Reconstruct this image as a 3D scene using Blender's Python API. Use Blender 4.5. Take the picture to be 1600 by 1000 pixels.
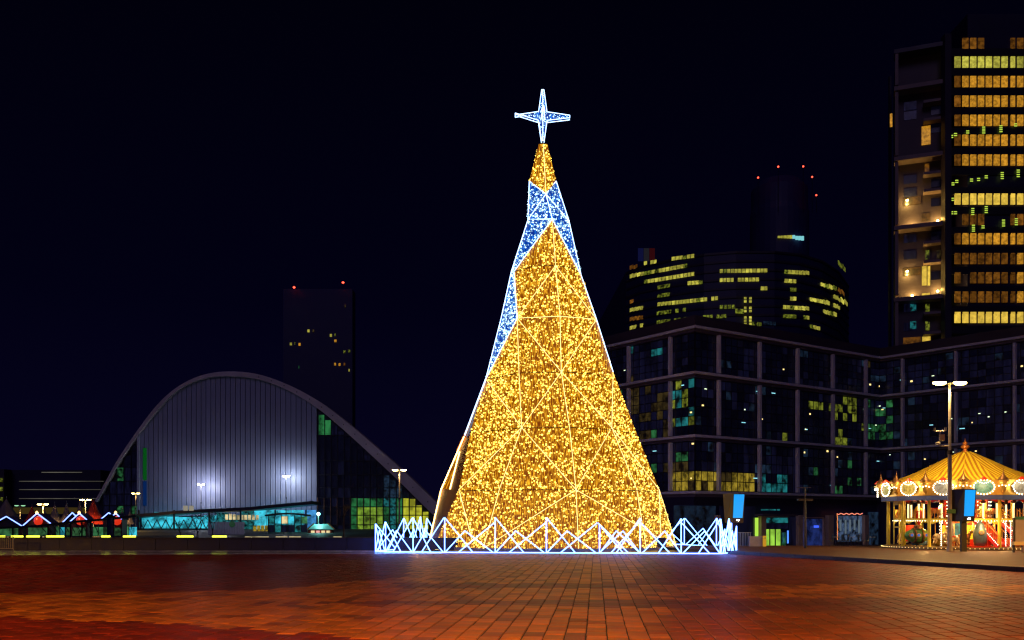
import bpy, math, random
import numpy as np
from mathutils import Vector, Matrix
random.seed(7)
R_ = random.random
sc = bpy.context.scene
for o in list(bpy.data.objects): bpy.data.objects.remove(o)
# ------------------------------------------------------------------ camera, sky, light, exposure
F, H, HZ = 1450.0, 2.4, 810.0          # focal length in photo pixels, eye height (m), horizon row
cam_d = bpy.data.cameras.new('camera'); cam = bpy.data.objects.new('camera', cam_d)
sc.collection.objects.link(cam); sc.camera = cam
cam.location = (0, 0, H); cam.rotation_euler = (math.radians(90), 0, 0)
cam_d.sensor_width = 36; cam_d.lens = F/1600*36; cam_d.shift_y = 310/1600
cam_d.clip_start = 0.2; cam_d.clip_end = 6000
w = bpy.data.worlds.new('World'); sc.world = w; w.use_nodes = True
nt = w.node_tree; nt.nodes.clear()
wo = nt.nodes.new('ShaderNodeOutputWorld'); bg = nt.nodes.new('ShaderNodeBackground')
tc = nt.nodes.new('ShaderNodeTexCoord'); sp = nt.nodes.new('ShaderNodeSeparateXYZ'); cr = nt.nodes.new('ShaderNodeValToRGB')
nt.links.new(tc.outputs['Generated'], sp.inputs[0]); nt.links.new(sp.outputs['Z'], cr.inputs[0])
cr.color_ramp.elements[0].position = 0.0; cr.color_ramp.elements[0].color = (0.0020, 0.0015, 0.0125, 1)
cr.color_ramp.elements[1].position = 0.55; cr.color_ramp.elements[1].color = (0.0003, 0.0003, 0.0024, 1)
e = cr.color_ramp.elements.new(0.22); e.color = (0.0007, 0.0005, 0.0062, 1)
nt.links.new(cr.outputs[0], bg.inputs[0]); bg.inputs[1].default_value = 1.0
nt.links.new(bg.outputs[0], wo.inputs[0])
sl = bpy.data.lights.new('night_glow', 'SUN'); sl.energy = 0.15; sl.angle = math.radians(25); sl.color = (0.62, 0.46, 1.0)
so = bpy.data.objects.new('night_glow', sl); sc.collection.objects.link(so)
so.rotation_euler = (math.radians(58), 0, math.radians(-12))
sc.view_settings.view_transform = 'Standard'; sc.view_settings.look = 'None'
sc.view_settings.exposure = 0.0; sc.view_settings.gamma = 1.0; sc.view_settings.use_curve_mapping = False
sc.render.engine = 'CYCLES'
sc.cycles.use_denoising = True
sc.cycles.max_bounces = 5; sc.cycles.diffuse_bounces = 2; sc.cycles.glossy_bounces = 3; sc.cycles.transmission_bounces = 3
sc.cycles.sample_clamp_indirect = 3.0
sc.cycles.filter_width = 1.3

# ------------------------------------------------------------------ helpers
def PX(px, D): return (px-800.0)*D/F
def PZ(py, D): return H+(HZ-py)*D/F
def W(px, py, D): return (PX(px, D), D, PZ(py, D))
def GD(py): return F*H/(py-HZ)
ORG = {}
def link(o, parent=None):
    sc.collection.objects.link(o)
    if parent is not None: o.parent = parent
    return o
def thing(name, label, cat, loc=(0, 0, 0), rz=0, group=None):
    o = bpy.data.objects.new(name, None); o.location = loc; o.rotation_euler = (0, 0, rz); link(o)
    o.empty_display_size = .5
    o['label'] = label; o['category'] = cat
    if group: o['group'] = group
    ORG[o.name] = (0, 0, 0) if rz else tuple(loc)
    return o
def tag(o, label, cat, group=None):
    o['label'] = label; o['category'] = cat
    if group: o['group'] = group
    return o
def org(o):
    while o is not None:
        if o.name in ORG: return ORG[o.name]
        o = o.parent
    return (0, 0, 0)
class MB:
    def __init__(s): s.v = []; s.f = []; s.m = []; s.uv = None
    def face(s, pts, m=0):
        n = len(s.v); s.v += [tuple(p) for p in pts]; s.f.append(tuple(range(n, n+len(pts)))); s.m.append(m)
    def box(s, c, d, rz=0, m=0):
        cx, cy, cz = c; hx, hy, hz = d[0]/2, d[1]/2, d[2]/2
        ca, sa = math.cos(rz), math.sin(rz); n = len(s.v)
        for z in (-hz, hz):
            for x, y in ((-hx, -hy), (hx, -hy), (hx, hy), (-hx, hy)):
                s.v.append((cx+x*ca-y*sa, cy+x*sa+y*ca, cz+z))
        for q in ((3, 2, 1, 0), (4, 5, 6, 7), (0, 1, 5, 4), (1, 2, 6, 5), (2, 3, 7, 6), (3, 0, 4, 7)):
            s.f.append(tuple(n+i for i in q)); s.m.append(m)
        return s
    def beam(s, a, b, wd, hg, m=0):   # rectangular bar from a to b, a/b = centre line
        a = Vector(a); b = Vector(b); d = (b-a).normalized()
        up = Vector((0, 0, 1)) if abs(d.z) < .95 else Vector((0, 1, 0))
        sd = d.cross(up).normalized(); up = sd.cross(d); n = len(s.v)
        for p in (a, b):
            for i, j in ((-1, -1), (1, -1), (1, 1), (-1, 1)):
                s.v.append(tuple(p+sd*i*wd/2+up*j*hg/2))
        for q in ((3, 2, 1, 0), (4, 5, 6, 7), (0, 1, 5, 4), (1, 2, 6, 5), (2, 3, 7, 6), (3, 0, 4, 7)):
            s.f.append(tuple(n+i for i in q)); s.m.append(m)
        return s
    def tube(s, a, b, r, n=6, r2=None, m=0, caps=True):
        a = Vector(a); b = Vector(b); d = (b-a)
        if d.length < 1e-6: return s
        d.normalize(); u = d.orthogonal().normalized(); v = d.cross(u); r2 = r if r2 is None else r2
        k = len(s.v)
        for p, q in ((a, r), (b, r2)):
            for i in range(n):
                t = 2*math.pi*i/n; s.v.append(tuple(p+(u*math.cos(t)+v*math.sin(t))*q))
        for i in range(n):
            j = (i+1) % n; s.f.append((k+i, k+j, k+n+j, k+n+i)); s.m.append(m)
        if caps:
            s.f.append(tuple(k+i for i in range(n))[::-1]); s.m.append(m)
            s.f.append(tuple(k+n+i for i in range(n))); s.m.append(m)
        return s
    def lathe(s, prof, c=(0, 0, 0), n=16, m=0, sx=1, sy=1):
        k = len(s.v)
        for r, z in prof:
            for i in range(n):
                t = 2*math.pi*i/n; s.v.append((c[0]+r*math.cos(t)*sx, c[1]+r*math.sin(t)*sy, c[2]+z))
        for a in range(len(prof)-1):
            for i in range(n):
                j = (i+1) % n; s.f.append((k+a*n+i, k+a*n+j, k+(a+1)*n+j, k+(a+1)*n+i)); s.m.append(m)
        s.f.append(tuple(k+i for i in range(n))[::-1]); s.m.append(m)
        l = k+(len(prof)-1)*n; s.f.append(tuple(l+i for i in range(n))); s.m.append(m)
        return s
    def prism(s, pts, z0, z1, m=0):
        n = len(pts); k = len(s.v)
        for z in (z0, z1): s.v += [(p[0], p[1], z) for p in pts]
        for i in range(n):
            j = (i+1) % n; s.f.append((k+i, k+j, k+n+j, k+n+i)); s.m.append(m)
        s.f.append(tuple(k+i for i in range(n))[::-1]); s.f.append(tuple(k+n+i for i in range(n))); s.m += [m, m]
        return s
    def octa(s, c, r, m=0):
        x, y, z = c; k = len(s.v)
        s.v += [(x+r, y, z), (x-r, y, z), (x, y+r, z), (x, y-r, z), (x, y, z+r), (x, y, z-r)]
        for q in ((0, 2, 4), (2, 1, 4), (1, 3, 4), (3, 0, 4), (2, 0, 5), (1, 2, 5), (3, 1, 5), (0, 3, 5)):
            s.f.append(tuple(k+i for i in q)); s.m.append(m)
        return s
    def mesh(s, name, mats, o=(0, 0, 0), smooth=False):
        me = bpy.data.meshes.new(name)
        ox, oy, oz = o
        me.from_pydata([(x-ox, y-oy, z-oz) for x, y, z in s.v], [], s.f)
        if not isinstance(mats, (list, tuple)): mats = [mats]
        for m in mats: me.materials.append(m)
        if len(mats) > 1: me.polygons.foreach_set('material_index', s.m)
        if s.uv:
            ul = me.uv_layers.new(name='UVMap')
            for li, l in enumerate(me.loops): ul.data[li].uv = s.uv[l.vertex_index]
        if smooth: me.polygons.foreach_set('use_smooth', [True]*len(me.polygons))
        me.update(); return me
    def build(s, name, mats, parent=None, smooth=False, label=None, stuff=False, local=False):
        me = s.mesh(name, mats, (0, 0, 0) if local else org(parent), smooth)
        o = bpy.data.objects.new(name, me); link(o, parent)
        if label: o['label'] = label
        if stuff: o['kind'] = 'stuff'
        return o
def inst(me, name, parent, loc, rz=0, scale=None, mat=None):
    o = bpy.data.objects.new(name, me); link(o, parent); g = org(parent)
    o.location = (loc[0]-g[0], loc[1]-g[1], loc[2]-g[2]); o.rotation_euler = (0, 0, rz)
    if scale: o.scale = scale
    if mat: o.material_slots[0].link = 'OBJECT'; o.material_slots[0].material = mat
    return o
def copy_tree(o, parent=None):
    c = o.copy(); link(c, parent)
    for ch in list(o.children):
        copy_tree(ch, c)
    return c
def struct(o): o['kind'] = 'structure'; return o

# ------------------------------------------------------------------ materials
def mat(name, col, rough=.6, metal=0, noise=0.0, nscale=3.0, bump=0.0, bscale=8.0, spec=.5, island=0.0, coat=0.0):
    m = bpy.data.materials.new(name); m.use_nodes = True; t = m.node_tree; b = t.nodes['Principled BSDF']
    b.inputs['Roughness'].default_value = rough; b.inputs['Metallic'].default_value = metal
    b.inputs['Specular IOR Level'].default_value = spec; b.inputs['Coat Weight'].default_value = coat
    b.inputs['Base Color'].default_value = (*col, 1)
    g = t.nodes.new('ShaderNodeTexCoord')
    if noise or island:
        n = t.nodes.new('ShaderNodeTexNoise'); n.inputs['Scale'].default_value = nscale; n.inputs['Detail'].default_value = 6
        t.links.new(g.outputs['Object'], n.inputs['Vector'])
        mr = t.nodes.new('ShaderNodeMapRange'); mr.inputs[1].default_value = .25; mr.inputs[2].default_value = .75
        mr.inputs[3].default_value = 1-noise; mr.inputs[4].default_value = 1+noise
        t.links.new(n.outputs['Fac'], mr.inputs[0]); out = mr.outputs[0]
        if island:
            ge = t.nodes.new('ShaderNodeNewGeometry'); oi = t.nodes.new('ShaderNodeObjectInfo')
            ad = t.nodes.new('ShaderNodeMath'); ad.operation = 'ADD'; t.links.new(ge.outputs['Random Per Island'], ad.inputs[0]); t.links.new(oi.outputs['Random'], ad.inputs[1])
            fr = t.nodes.new('ShaderNodeMath'); fr.operation = 'FRACT'; t.links.new(ad.outputs[0], fr.inputs[0])
            m2 = t.nodes.new('ShaderNodeMapRange'); m2.inputs[3].default_value = 1-island; m2.inputs[4].default_value = 1+island
            t.links.new(fr.outputs[0], m2.inputs[0])
            mu = t.nodes.new('ShaderNodeMath'); mu.operation = 'MULTIPLY'; t.links.new(out, mu.inputs[0]); t.links.new(m2.outputs[0], mu.inputs[1]); out = mu.outputs[0]
        vm = t.nodes.new('ShaderNodeVectorMath'); vm.operation = 'SCALE'; vm.inputs[0].default_value = col
        t.links.new(out, vm.inputs['Scale']); t.links.new(vm.outputs[0], b.inputs['Base Color'])
        r2 = t.nodes.new('ShaderNodeMapRange'); r2.inputs[3].default_value = max(0, rough-.12); r2.inputs[4].default_value = min(1, rough+.12)
        t.links.new(n.outputs['Fac'], r2.inputs[0]); t.links.new(r2.outputs[0], b.inputs['Roughness'])
    if bump:
        n2 = t.nodes.new('ShaderNodeTexNoise'); n2.inputs['Scale'].default_value = bscale; n2.inputs['Detail'].default_value = 5
        t.links.new(g.outputs['Object'], n2.inputs['Vector'])
        bp = t.nodes.new('ShaderNodeBump'); bp.inputs['Strength'].default_value = bump; bp.inputs['Distance'].default_value = .02
        t.links.new(n2.outputs['Fac'], bp.inputs['Height']); t.links.new(bp.outputs[0], b.inputs['Normal'])
    return m
def emit(name, col, st, samp='NONE', vary=0.0, base=(.02, .02, .02), nscale=None, lo=.1, stretch=(1, 1, 1), spots=False):
    """a surface that gives off light, with optional unevenness (what stands behind the pane / each bulb's own output)"""
    m = bpy.data.materials.new(name); m.use_nodes = True; t = m.node_tree; b = t.nodes['Principled BSDF']
    b.inputs['Base Color'].default_value = (*base, 1); b.inputs['Emission Color'].default_value = (*col, 1)
    b.inputs['Emission Strength'].default_value = st; b.inputs['Roughness'].default_value = .25
    out = None
    if nscale:
        g = t.nodes.new('ShaderNodeNewGeometry'); mp = t.nodes.new('ShaderNodeMapping'); mp.inputs['Scale'].default_value = stretch
        t.links.new(g.outputs['Position'], mp.inputs[0])
        n = t.nodes.new('ShaderNodeTexNoise'); n.inputs['Scale'].default_value = nscale; n.inputs['Detail'].default_value = 3; n.inputs['Roughness'].default_value = .65
        t.links.new(mp.outputs[0], n.inputs['Vector'])
        mr = t.nodes.new('ShaderNodeMapRange'); mr.inputs[1].default_value = .38; mr.inputs[2].default_value = .62
        mr.inputs[3].default_value = st*lo; mr.inputs[4].default_value = st
        t.links.new(n.outputs['Fac'], mr.inputs[0]); out = mr.outputs[0]
    if vary:
        ge = t.nodes.new('ShaderNodeNewGeometry'); oi = t.nodes.new('ShaderNodeObjectInfo')
        ad = t.nodes.new('ShaderNodeMath'); ad.operation = 'ADD'; t.links.new(ge.outputs['Random Per Island'], ad.inputs[0]); t.links.new(oi.outputs['Random'], ad.inputs[1])
        fr = t.nodes.new('ShaderNodeMath'); fr.operation = 'FRACT'; t.links.new(ad.outputs[0], fr.inputs[0])
        pw = t.nodes.new('ShaderNodeMath'); pw.operation = 'POWER'; pw.inputs[1].default_value = 2.0; t.links.new(fr.outputs[0], pw.inputs[0])
        m2 = t.nodes.new('ShaderNodeMapRange'); m2.inputs[3].default_value = (1-vary)*(1 if out else st); m2.inputs[4].default_value = (1 if out else st)
        t.links.new(pw.outputs[0], m2.inputs[0])
        if out:
            mu = t.nodes.new('ShaderNodeMath'); mu.operation = 'MULTIPLY'; t.links.new(out, mu.inputs[0]); t.links.new(m2.outputs[0], mu.inputs[1]); out = mu.outputs[0]
        else: out = m2.outputs[0]
    if out: t.links.new(out, b.inputs['Emission Strength'])
    m.cycles.emission_sampling = samp
    return m
def net_mat(name, hi, lo, s_hi, s_lo, base):
    """curtain of fine light strings hung close together in front of dark cladding"""
    m = bpy.data.materials.new(name); m.use_nodes = True; t = m.node_tree; b = t.nodes['Principled BSDF']
    b.inputs['Base Color'].default_value = (*base, 1); b.inputs['Roughness'].default_value = .6
    uv = t.nodes.new('ShaderNodeUVMap'); mp = t.nodes.new('ShaderNodeMapping'); mp.inputs['Scale'].default_value = (1.0, .10, 1)
    t.links.new(uv.outputs[0], mp.inputs[0])
    wv = t.nodes.new('ShaderNodeTexNoise'); wv.inputs['Scale'].default_value = 1.0; wv.inputs['Detail'].default_value = 1
    t.links.new(mp.outputs[0], wv.inputs['Vector'])
    n = t.nodes.new('ShaderNodeTexNoise'); n.inputs['Scale'].default_value = .22; n.inputs['Detail'].default_value = 5; n.inputs['Roughness'].default_value = .7
    t.links.new(uv.outputs[0], n.inputs['Vector'])
    mr = t.nodes.new('ShaderNodeMapRange'); mr.inputs[1].default_value = .48; mr.inputs[2].default_value = .62; t.links.new(wv.outputs['Fac'], mr.inputs[0])
    m2 = t.nodes.new('ShaderNodeMapRange'); m2.inputs[1].default_value = .35; m2.inputs[2].default_value = .65; m2.inputs[3].default_value = .35; t.links.new(n.outputs['Fac'], m2.inputs[0])
    mu = t.nodes.new('ShaderNodeMath'); mu.operation = 'MULTIPLY'; t.links.new(mr.outputs[0], mu.inputs[0]); t.links.new(m2.outputs[0], mu.inputs[1])
    mx = t.nodes.new('ShaderNodeMix'); mx.data_type = 'RGBA'; mx.inputs[6].default_value = (*[c*s_lo for c in lo], 1); mx.inputs[7].default_value = (*[c*s_hi for c in hi], 1)
    t.links.new(mu.outputs[0], mx.inputs[0]); t.links.new(mx.outputs[2], b.inputs['Emission Color']); b.inputs['Emission Strength'].default_value = 1
    m.cycles.emission_sampling = 'AUTO'
    return m

M = {}
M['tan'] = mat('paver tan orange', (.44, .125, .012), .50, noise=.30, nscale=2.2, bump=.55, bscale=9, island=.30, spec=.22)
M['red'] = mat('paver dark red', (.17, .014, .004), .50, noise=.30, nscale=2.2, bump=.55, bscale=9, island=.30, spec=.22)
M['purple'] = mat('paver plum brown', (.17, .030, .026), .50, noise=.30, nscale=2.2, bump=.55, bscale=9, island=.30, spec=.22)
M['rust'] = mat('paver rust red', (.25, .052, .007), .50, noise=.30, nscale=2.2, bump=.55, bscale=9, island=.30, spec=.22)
M['joint'] = mat('dark paving joint', (.03, .013, .008), .9, noise=.3, nscale=6)
M['asph'] = mat('dark asphalt', (.03, .03, .035), .6, noise=.3, nscale=.5, bump=.3, bscale=20)
M['kerb'] = mat('dark kerb stone', (.035, .035, .055), .5, noise=.2, nscale=3)
M['stone'] = mat('pale stone strip', (.55, .50, .60), .25, noise=.25, nscale=1.2, bump=.2, bscale=6)
M['pave'] = mat('pavement slabs', (.09, .034, .014), .62, noise=.3, nscale=1.0, bump=.4, bscale=12)
M['wall'] = mat('dark wall stone', (.014, .018, .06), .55, noise=.35, nscale=1.5, bump=.3, bscale=6)
M['coping'] = mat('wall coping', (.03, .032, .06), .5, noise=.2, nscale=2)
M['frame'] = mat('pale painted metal', (.46, .48, .60), .5, noise=.12, nscale=.6)
M['fascia'] = mat('dark roof fascia', (.06, .05, .08), .5, noise=.2, nscale=.6)
M['mull'] = mat('black mullion', (.012, .012, .018), .4)
M['glass'] = emit('dark window glass', (.10, .11, .50), .012, nscale=.6, lo=.3, vary=.5, base=(.006, .007, .02))  # dark panes tinted by a faint blue glow put in, here and below
M['glassb'] = emit('dark curtained window', (.12, .13, .55), .026, nscale=.8, lo=.15, vary=.2, base=(.02, .024, .05), stretch=(1.5, 1.5, .3))
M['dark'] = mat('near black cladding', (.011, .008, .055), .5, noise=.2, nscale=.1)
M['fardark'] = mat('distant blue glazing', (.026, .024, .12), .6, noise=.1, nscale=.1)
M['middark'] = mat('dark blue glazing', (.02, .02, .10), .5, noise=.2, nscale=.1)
M['dark2'] = mat('dark plum cladding', (.035, .026, .05), .5, noise=.25, nscale=.15)
M['cnit'] = mat('pale panel cladding', (.33, .35, .50), .45, noise=.10, nscale=.12, island=.05)
M['rib'] = mat('concrete vault rib', (.66, .56, .58), .6, noise=.22, nscale=.15)
M['steel'] = mat('painted steel pole', (.35, .33, .30), .4, metal=.3, noise=.15, nscale=2)
M['black'] = mat('black metal', (.012, .012, .02), .35)
M['clad'] = mat('orange brown sheet cladding', (.42, .13, .02), .5, noise=.3, nscale=.8, bump=.2)
M['plinth'] = mat('grey plinth board', (.26, .24, .25), .5, noise=.25, nscale=1)
M['gold'] = net_mat('golden light curtain', (1, .47, .015), (.60, .12, .0), 1.45, .34, (.05, .02, .005))
M['blue'] = net_mat('blue light curtain', (.01, .24, 1), (.0, .03, .45), 1.1, .6, (.005, .01, .04))
M['gbulb'] = emit('golden bulb', (1, .63, .085), 7.5, vary=.86)
M['bbulb'] = emit('icy bulb', (.45, .76, 1), 5.0, vary=.9)
M['wrope'] = emit('warm white rope light', (1, .70, .24), 2.5)
M['brope'] = emit('cool white rope light', (.42, .64, 1), 3.6)
M['fence'] = emit('cool white light tube', (.11, .26, 1.0), 9.0, samp='AUTO')
M['yellow'] = emit('yellow lit window', (.80, .56, .05), .55, nscale=1.1, lo=.12, vary=.25, stretch=(1, 1, .8))
M['ygreen'] = emit('yellow green lit window', (.50, .58, .05), .50, nscale=1.1, lo=.0, vary=.5)
M['green'] = emit('green lit window', (.07, .45, .14), .34, nscale=1.0, lo=.0, vary=.4)
M['teal'] = emit('teal lit window', (.03, .42, .45), .5, nscale=.9, lo=.02, vary=.4)
M['olive'] = emit('dim olive lit window', (.30, .20, .05), .17, nscale=1.0, lo=.02, vary=.3)
M['steelt'] = emit('dim blue lit window', (.05, .12, .25), .22, nscale=1.0, lo=.0, vary=.5)
M['towy'] = emit('tower yellow window', (.85, .78, .10), .9, nscale=1.2, lo=.5, vary=.55)
M['towo'] = emit('tower amber window', (.95, .42, .03), .8, nscale=1.3, lo=.45, vary=.3)
M['towod'] = emit('tower dim amber window', (.6, .22, .02), .40, nscale=.7, lo=.3, vary=.5)
M['towb'] = emit('tower bright window', (1, .66, .08), 1.0, nscale=.7, lo=.6, vary=.2)
M['redl'] = emit('red aircraft warning light', (1, .06, .03), 5)
M['cyan'] = emit('cyan screen', (.0, .38, 1.0), 1.0, samp='AUTO')
M['warmlamp'] = emit('warm street lamp', (1, .66, .16), 60)
M['whitelamp'] = emit('white street lamp', (1, .93, .78), 70)
M['slot'] = emit('yellow green slot light', (.80, .86, .05), 4.0, samp='AUTO')

def put_light(parent, loc, power, col, r=.15, kind='POINT'):
    l = bpy.data.lights.new('lamp_glow', kind); l.energy = power; l.color = col
    l.shadow_soft_size = r
    o = bpy.data.objects.new('lamp_glow', l); link(o, parent); g = org(parent)
    o.location = (loc[0]-g[0], loc[1]-g[1], loc[2]-g[2]); return o

# ------------------------------------------------------------------ ground
LOW = -0.9
g = MB(); g.face([(-3500, -300, LOW), (3500, -300, LOW), (3500, 5000, LOW), (-3500, 5000, LOW)])
struct(g.build('ground', M['asph']))
def kerb_x(D): return 15.6-0.393*(D-61)
plaza = struct(MB().prism([(-90, -25), (kerb_x(-25)+.3, -25), (kerb_x(75)+.3, 75), (-90, 75)], LOW+.004, -.022).build('plaza', M['joint']))
rot = math.atan(132/F)       # the long joints run towards a point right of the picture's middle
ca, sa = math.cos(rot), math.sin(rot)
PWd, PL = .43, .70
def paver_mb(m):
    b = MB(); hx, hy = PWd/2-.013, PL/2-.022; c = .012
    lo = [(-hx, -hy, -.02), (hx, -hy, -.02), (hx, hy, -.02), (-hx, hy, -.02)]
    md = [(x, y, -c) for x, y, z in lo]; tp = [(x-c*(1 if x > 0 else -1), y-c*(1 if y > 0 else -1), 0) for x, y, z in lo]
    b.v = lo+md+tp
    for i in range(4):
        j = (i+1) % 4; b.f += [(i, j, 4+j, 4+i), (4+i, 4+j, 8+j, 8+i)]
    b.f.append((8, 9, 10, 11)); b.m = [0]*9
    return b.mesh('paver', m)
PM = {k: paver_mb(M[k]) for k in ('tan', 'red', 'purple', 'rust')}
def lerp_tab(x, tab):
    for (a, p), (b, q) in zip(tab, tab[1:]):
        if x <= b: return p+(q-p)*max(0, min(1, (x-a)/(b-a)))
    return tab[-1][1]
def zone(X, Y):      # picks each paver's colour by position, in bands across the square
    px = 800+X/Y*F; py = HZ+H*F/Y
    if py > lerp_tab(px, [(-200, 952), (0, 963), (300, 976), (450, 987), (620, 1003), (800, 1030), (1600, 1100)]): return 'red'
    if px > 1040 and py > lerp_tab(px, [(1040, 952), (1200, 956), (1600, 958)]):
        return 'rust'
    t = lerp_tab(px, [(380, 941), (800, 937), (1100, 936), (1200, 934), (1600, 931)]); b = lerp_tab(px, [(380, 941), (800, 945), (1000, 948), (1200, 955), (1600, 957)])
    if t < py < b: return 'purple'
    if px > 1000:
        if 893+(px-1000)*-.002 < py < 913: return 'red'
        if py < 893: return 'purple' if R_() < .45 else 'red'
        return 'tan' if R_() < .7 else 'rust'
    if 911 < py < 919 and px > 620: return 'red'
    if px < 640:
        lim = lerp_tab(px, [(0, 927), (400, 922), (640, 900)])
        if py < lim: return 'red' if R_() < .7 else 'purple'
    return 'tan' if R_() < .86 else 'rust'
cells = []
for r in range(0, 96):
    for c in range(-125, 110):
        u = c*PWd; v = 9+r*PL+(PL/2 if c % 2 else 0)+((c*7) % 5)*.03
        X = u*ca+v*sa; Y = -u*sa+v*ca
        if Y < 9 or Y > 64.5 or X > kerb_x(Y)-.25: continue
        if abs(X) > Y*.62+5: continue
        if Y > 63 and X < -12: continue
        vis = abs(X) < Y*.545 and Y > 18.8
        cells.append((Y if vis else 1e3+Y, X, Y))
cells.sort()
big = {k: MB() for k in PM}
def brk(c, z, tx, ty): return Matrix.Translation((c[0]+random.gauss(0, .004), c[1]+random.gauss(0, .009), z)) @ Matrix.Rotation(-rot+random.gauss(0, .009), 4, 'Z') @ Matrix.Rotation(tx, 4, 'X') @ Matrix.Rotation(ty, 4, 'Y')
rest = []; restm = []; keys = list(PM)
proto = [Vector(v.co) for v in PM['tan'].vertices]; pf = [tuple(p.vertices) for p in PM['tan'].polygons]
rv, rf = [], []
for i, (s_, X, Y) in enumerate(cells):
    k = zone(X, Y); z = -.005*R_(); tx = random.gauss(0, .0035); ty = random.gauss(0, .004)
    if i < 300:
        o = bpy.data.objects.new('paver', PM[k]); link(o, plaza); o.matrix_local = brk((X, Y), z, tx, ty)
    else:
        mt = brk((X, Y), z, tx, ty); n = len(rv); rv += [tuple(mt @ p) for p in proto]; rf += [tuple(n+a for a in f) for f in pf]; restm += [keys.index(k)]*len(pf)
me = bpy.data.meshes.new('paver_field'); me.from_pydata(rv, [], rf)
for k in keys: me.materials.append(M[k])
me.polygons.foreach_set('material_index', restm); me.update()
o = bpy.data.objects.new('paver_field', me); link(o, plaza); o['kind'] = 'stuff'
# far strip of the square behind the pavers: pale polished stone with a dark line
def gquad(pts, z, name, m):
    b = MB(); b.face([(PX(px, GD(py)), GD(py), z) for px, py in pts]); return struct(b.build(name, m))
gquad([(-700, 871), (585, 865.2), (690, 865.6), (690, 863.5), (585, 863.4), (-700, 866.0)], .006, 'stone_strip', M['stone'])
gquad([(-700, 865.0), (585, 862.9), (690, 862.9), (690, 860.0), (-700, 860.0)], .006, 'stone_strip', M['stone'])
# raised pavement on the right with its dark kerb
pv = [(kerb_x(-20), -20), (80, -20), (80, 76), (kerb_x(76), 76)]
struct(MB().prism(pv, LOW+.004, .18).build('pavement', M['pave']))
kb = MB(); a = Vector((kerb_x(-20)-.12, -20, .10)); b_ = Vector((kerb_x(75.5)-.12, 75.5, .10))
L_ = (b_-a).length; n_ = 60
kerb = struct(bpy.data.objects.new('kerb', None)); link(kerb); kerb['kind'] = 'structure'
for i in range(n_):
    p = a.lerp(b_, (i+.01)/n_); q = a.lerp(b_, (i+.99)/n_)
    MB().beam(p, q, .22, .22+.006*R_()).build('kerb_stone', M['kerb'], kerb)

# ------------------------------------------------------------------ the Christmas tree of lights
TD = 76.0                                   # distance of its axis
rows = [ # y at the near side, front chain of x from left outline to right outline
 (225, [842, 843, 845, 849, 852, 855]),
 (283, [827, 828.5, 838, 851, 862, 869]),
 (303, [826, 827, 839, 853.5, 866, 874]),
 (342, [824, 826, 842, 863, 878, 889]),
 (415, [799, 803, 834, 868, 892, 908]),
 (494, [783, 808, 840, 875, 907, 932]),
 (581, [759, 762, 811, 877.5, 925, 958]),
 (668, [729, 737, 815, 890, 956, 991]),
 (765, [689, 717, 780, 900, 995, 1030]),
 (858, [668, 677, 755, 904, 1010, 1058])]
chain = []
for y, xs in rows:
    m_ = (xs[0]+xs[-1])/2; rp = (xs[-1]-xs[0])/2; rw = rp*TD/F; cx = PX(m_, TD)
    ds = []
    for x in xs:
        # meet the sight line of column x with the ring's circle, near side
        k = (x-800)/F; A = k*k+1; B = -2*(cx*k+TD); C = cx*cx+TD*TD-rw*rw; disc = B*B-4*A*C
        ds.append((-B-math.sqrt(max(disc, 0)))/(2*A))
    z = PZ(y, ds[3]); chain.append((z, list(zip(xs, ds)), cx, rw))
def depth_at(ch, px):
    if px <= ch[0][0]: return ch[0][1]
    for (a, p), (b, q) in zip(ch, ch[1:]):
        if px <= b: return p+(q-p)*(px-a)/(b-a)
    return ch[-1][1]
def surf(px, py, off=0.0):
    D = TD-5
    for _ in range(8):
        z = PZ(py, D)
        z = min(max(z, chain[-1][0]), chain[0][0])
        for k in range(len(chain)-1):
            if chain[k+1][0] <= z <= chain[k][0]: break
        t = (chain[k][0]-z)/(chain[k][0]-chain[k+1][0])
        ch = [(a[0]+(b[0]-a[0])*t, a[1]+(b[1]-a[1])*t) for a, b in zip(chain[k][1], chain[k+1][1])]
        D = depth_at(ch, px)
    D -= off
    return Vector((PX(px, D), D, PZ(py, D)))
tree = thing('light_tree', 'towering faceted Christmas tree of golden and blue fairy lights in the middle of the square', 'christmas tree', (PX(852, TD), TD, 0))
pt = dict(T0=(842,225),T1=(849,225),T2=(855,225),A0=(827,283),A2=(869,283),V=(853,303),B0=(825,343),B1=(863,342),B2=(889,345),
 C0=(799,424),C1=(803,424),Cc=(868,415),C2=(908,430),Dl=(783,497),D0=(808,497),Dc=(875,494),D2=(932,499),El=(759,592),E0=(811,583),Ec=(877,581),E2=(958,581),
 Fl=(729,668),Fp=(737,668),F0=(815,668),Fc=(890,668),F1=(956,668),F2=(991,668),Gl=(689,765),Gp=(717,765),G0=(780,765),Gc=(900,765),G1=(995,765),G2=(1030,765),
 Hl=(668,857),Hp=(677,857),H0=(755,857),Hc=(904,857),H1=(1010,857),H2=(1058,857),O1=(713,704),O2=(719,706),O3=(703,764),O4=(690,764))
gold_p = ['T0 T1 V A0','T1 T2 A2 V','B1 Cc C1','B1 C2 Cc','C1 Cc D0','Cc Dc D0','Cc D2 Dc','Cc C2 D2','D0 Dc Ec','Dc D2 Ec','D2 E2 Ec','D0 Ec E0','D0 E0 El','El E0 F0','El F0 Fp','E0 Ec F0','Ec Fc F0','Ec F1 Fc','Ec E2 F1','E2 F2 F1','Fp F0 Gp','F0 G0 Gp','F0 Gc G0','F0 Fc Gc','Fc F1 Gc','F1 G1 Gc','F1 G2 G1','F1 F2 G2','Gp G0 H0 Hp','G0 Gc H0','Gc Hc H0','Gc H1 Hc','Gc G1 H1','G1 G2 H2 H1']
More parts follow.
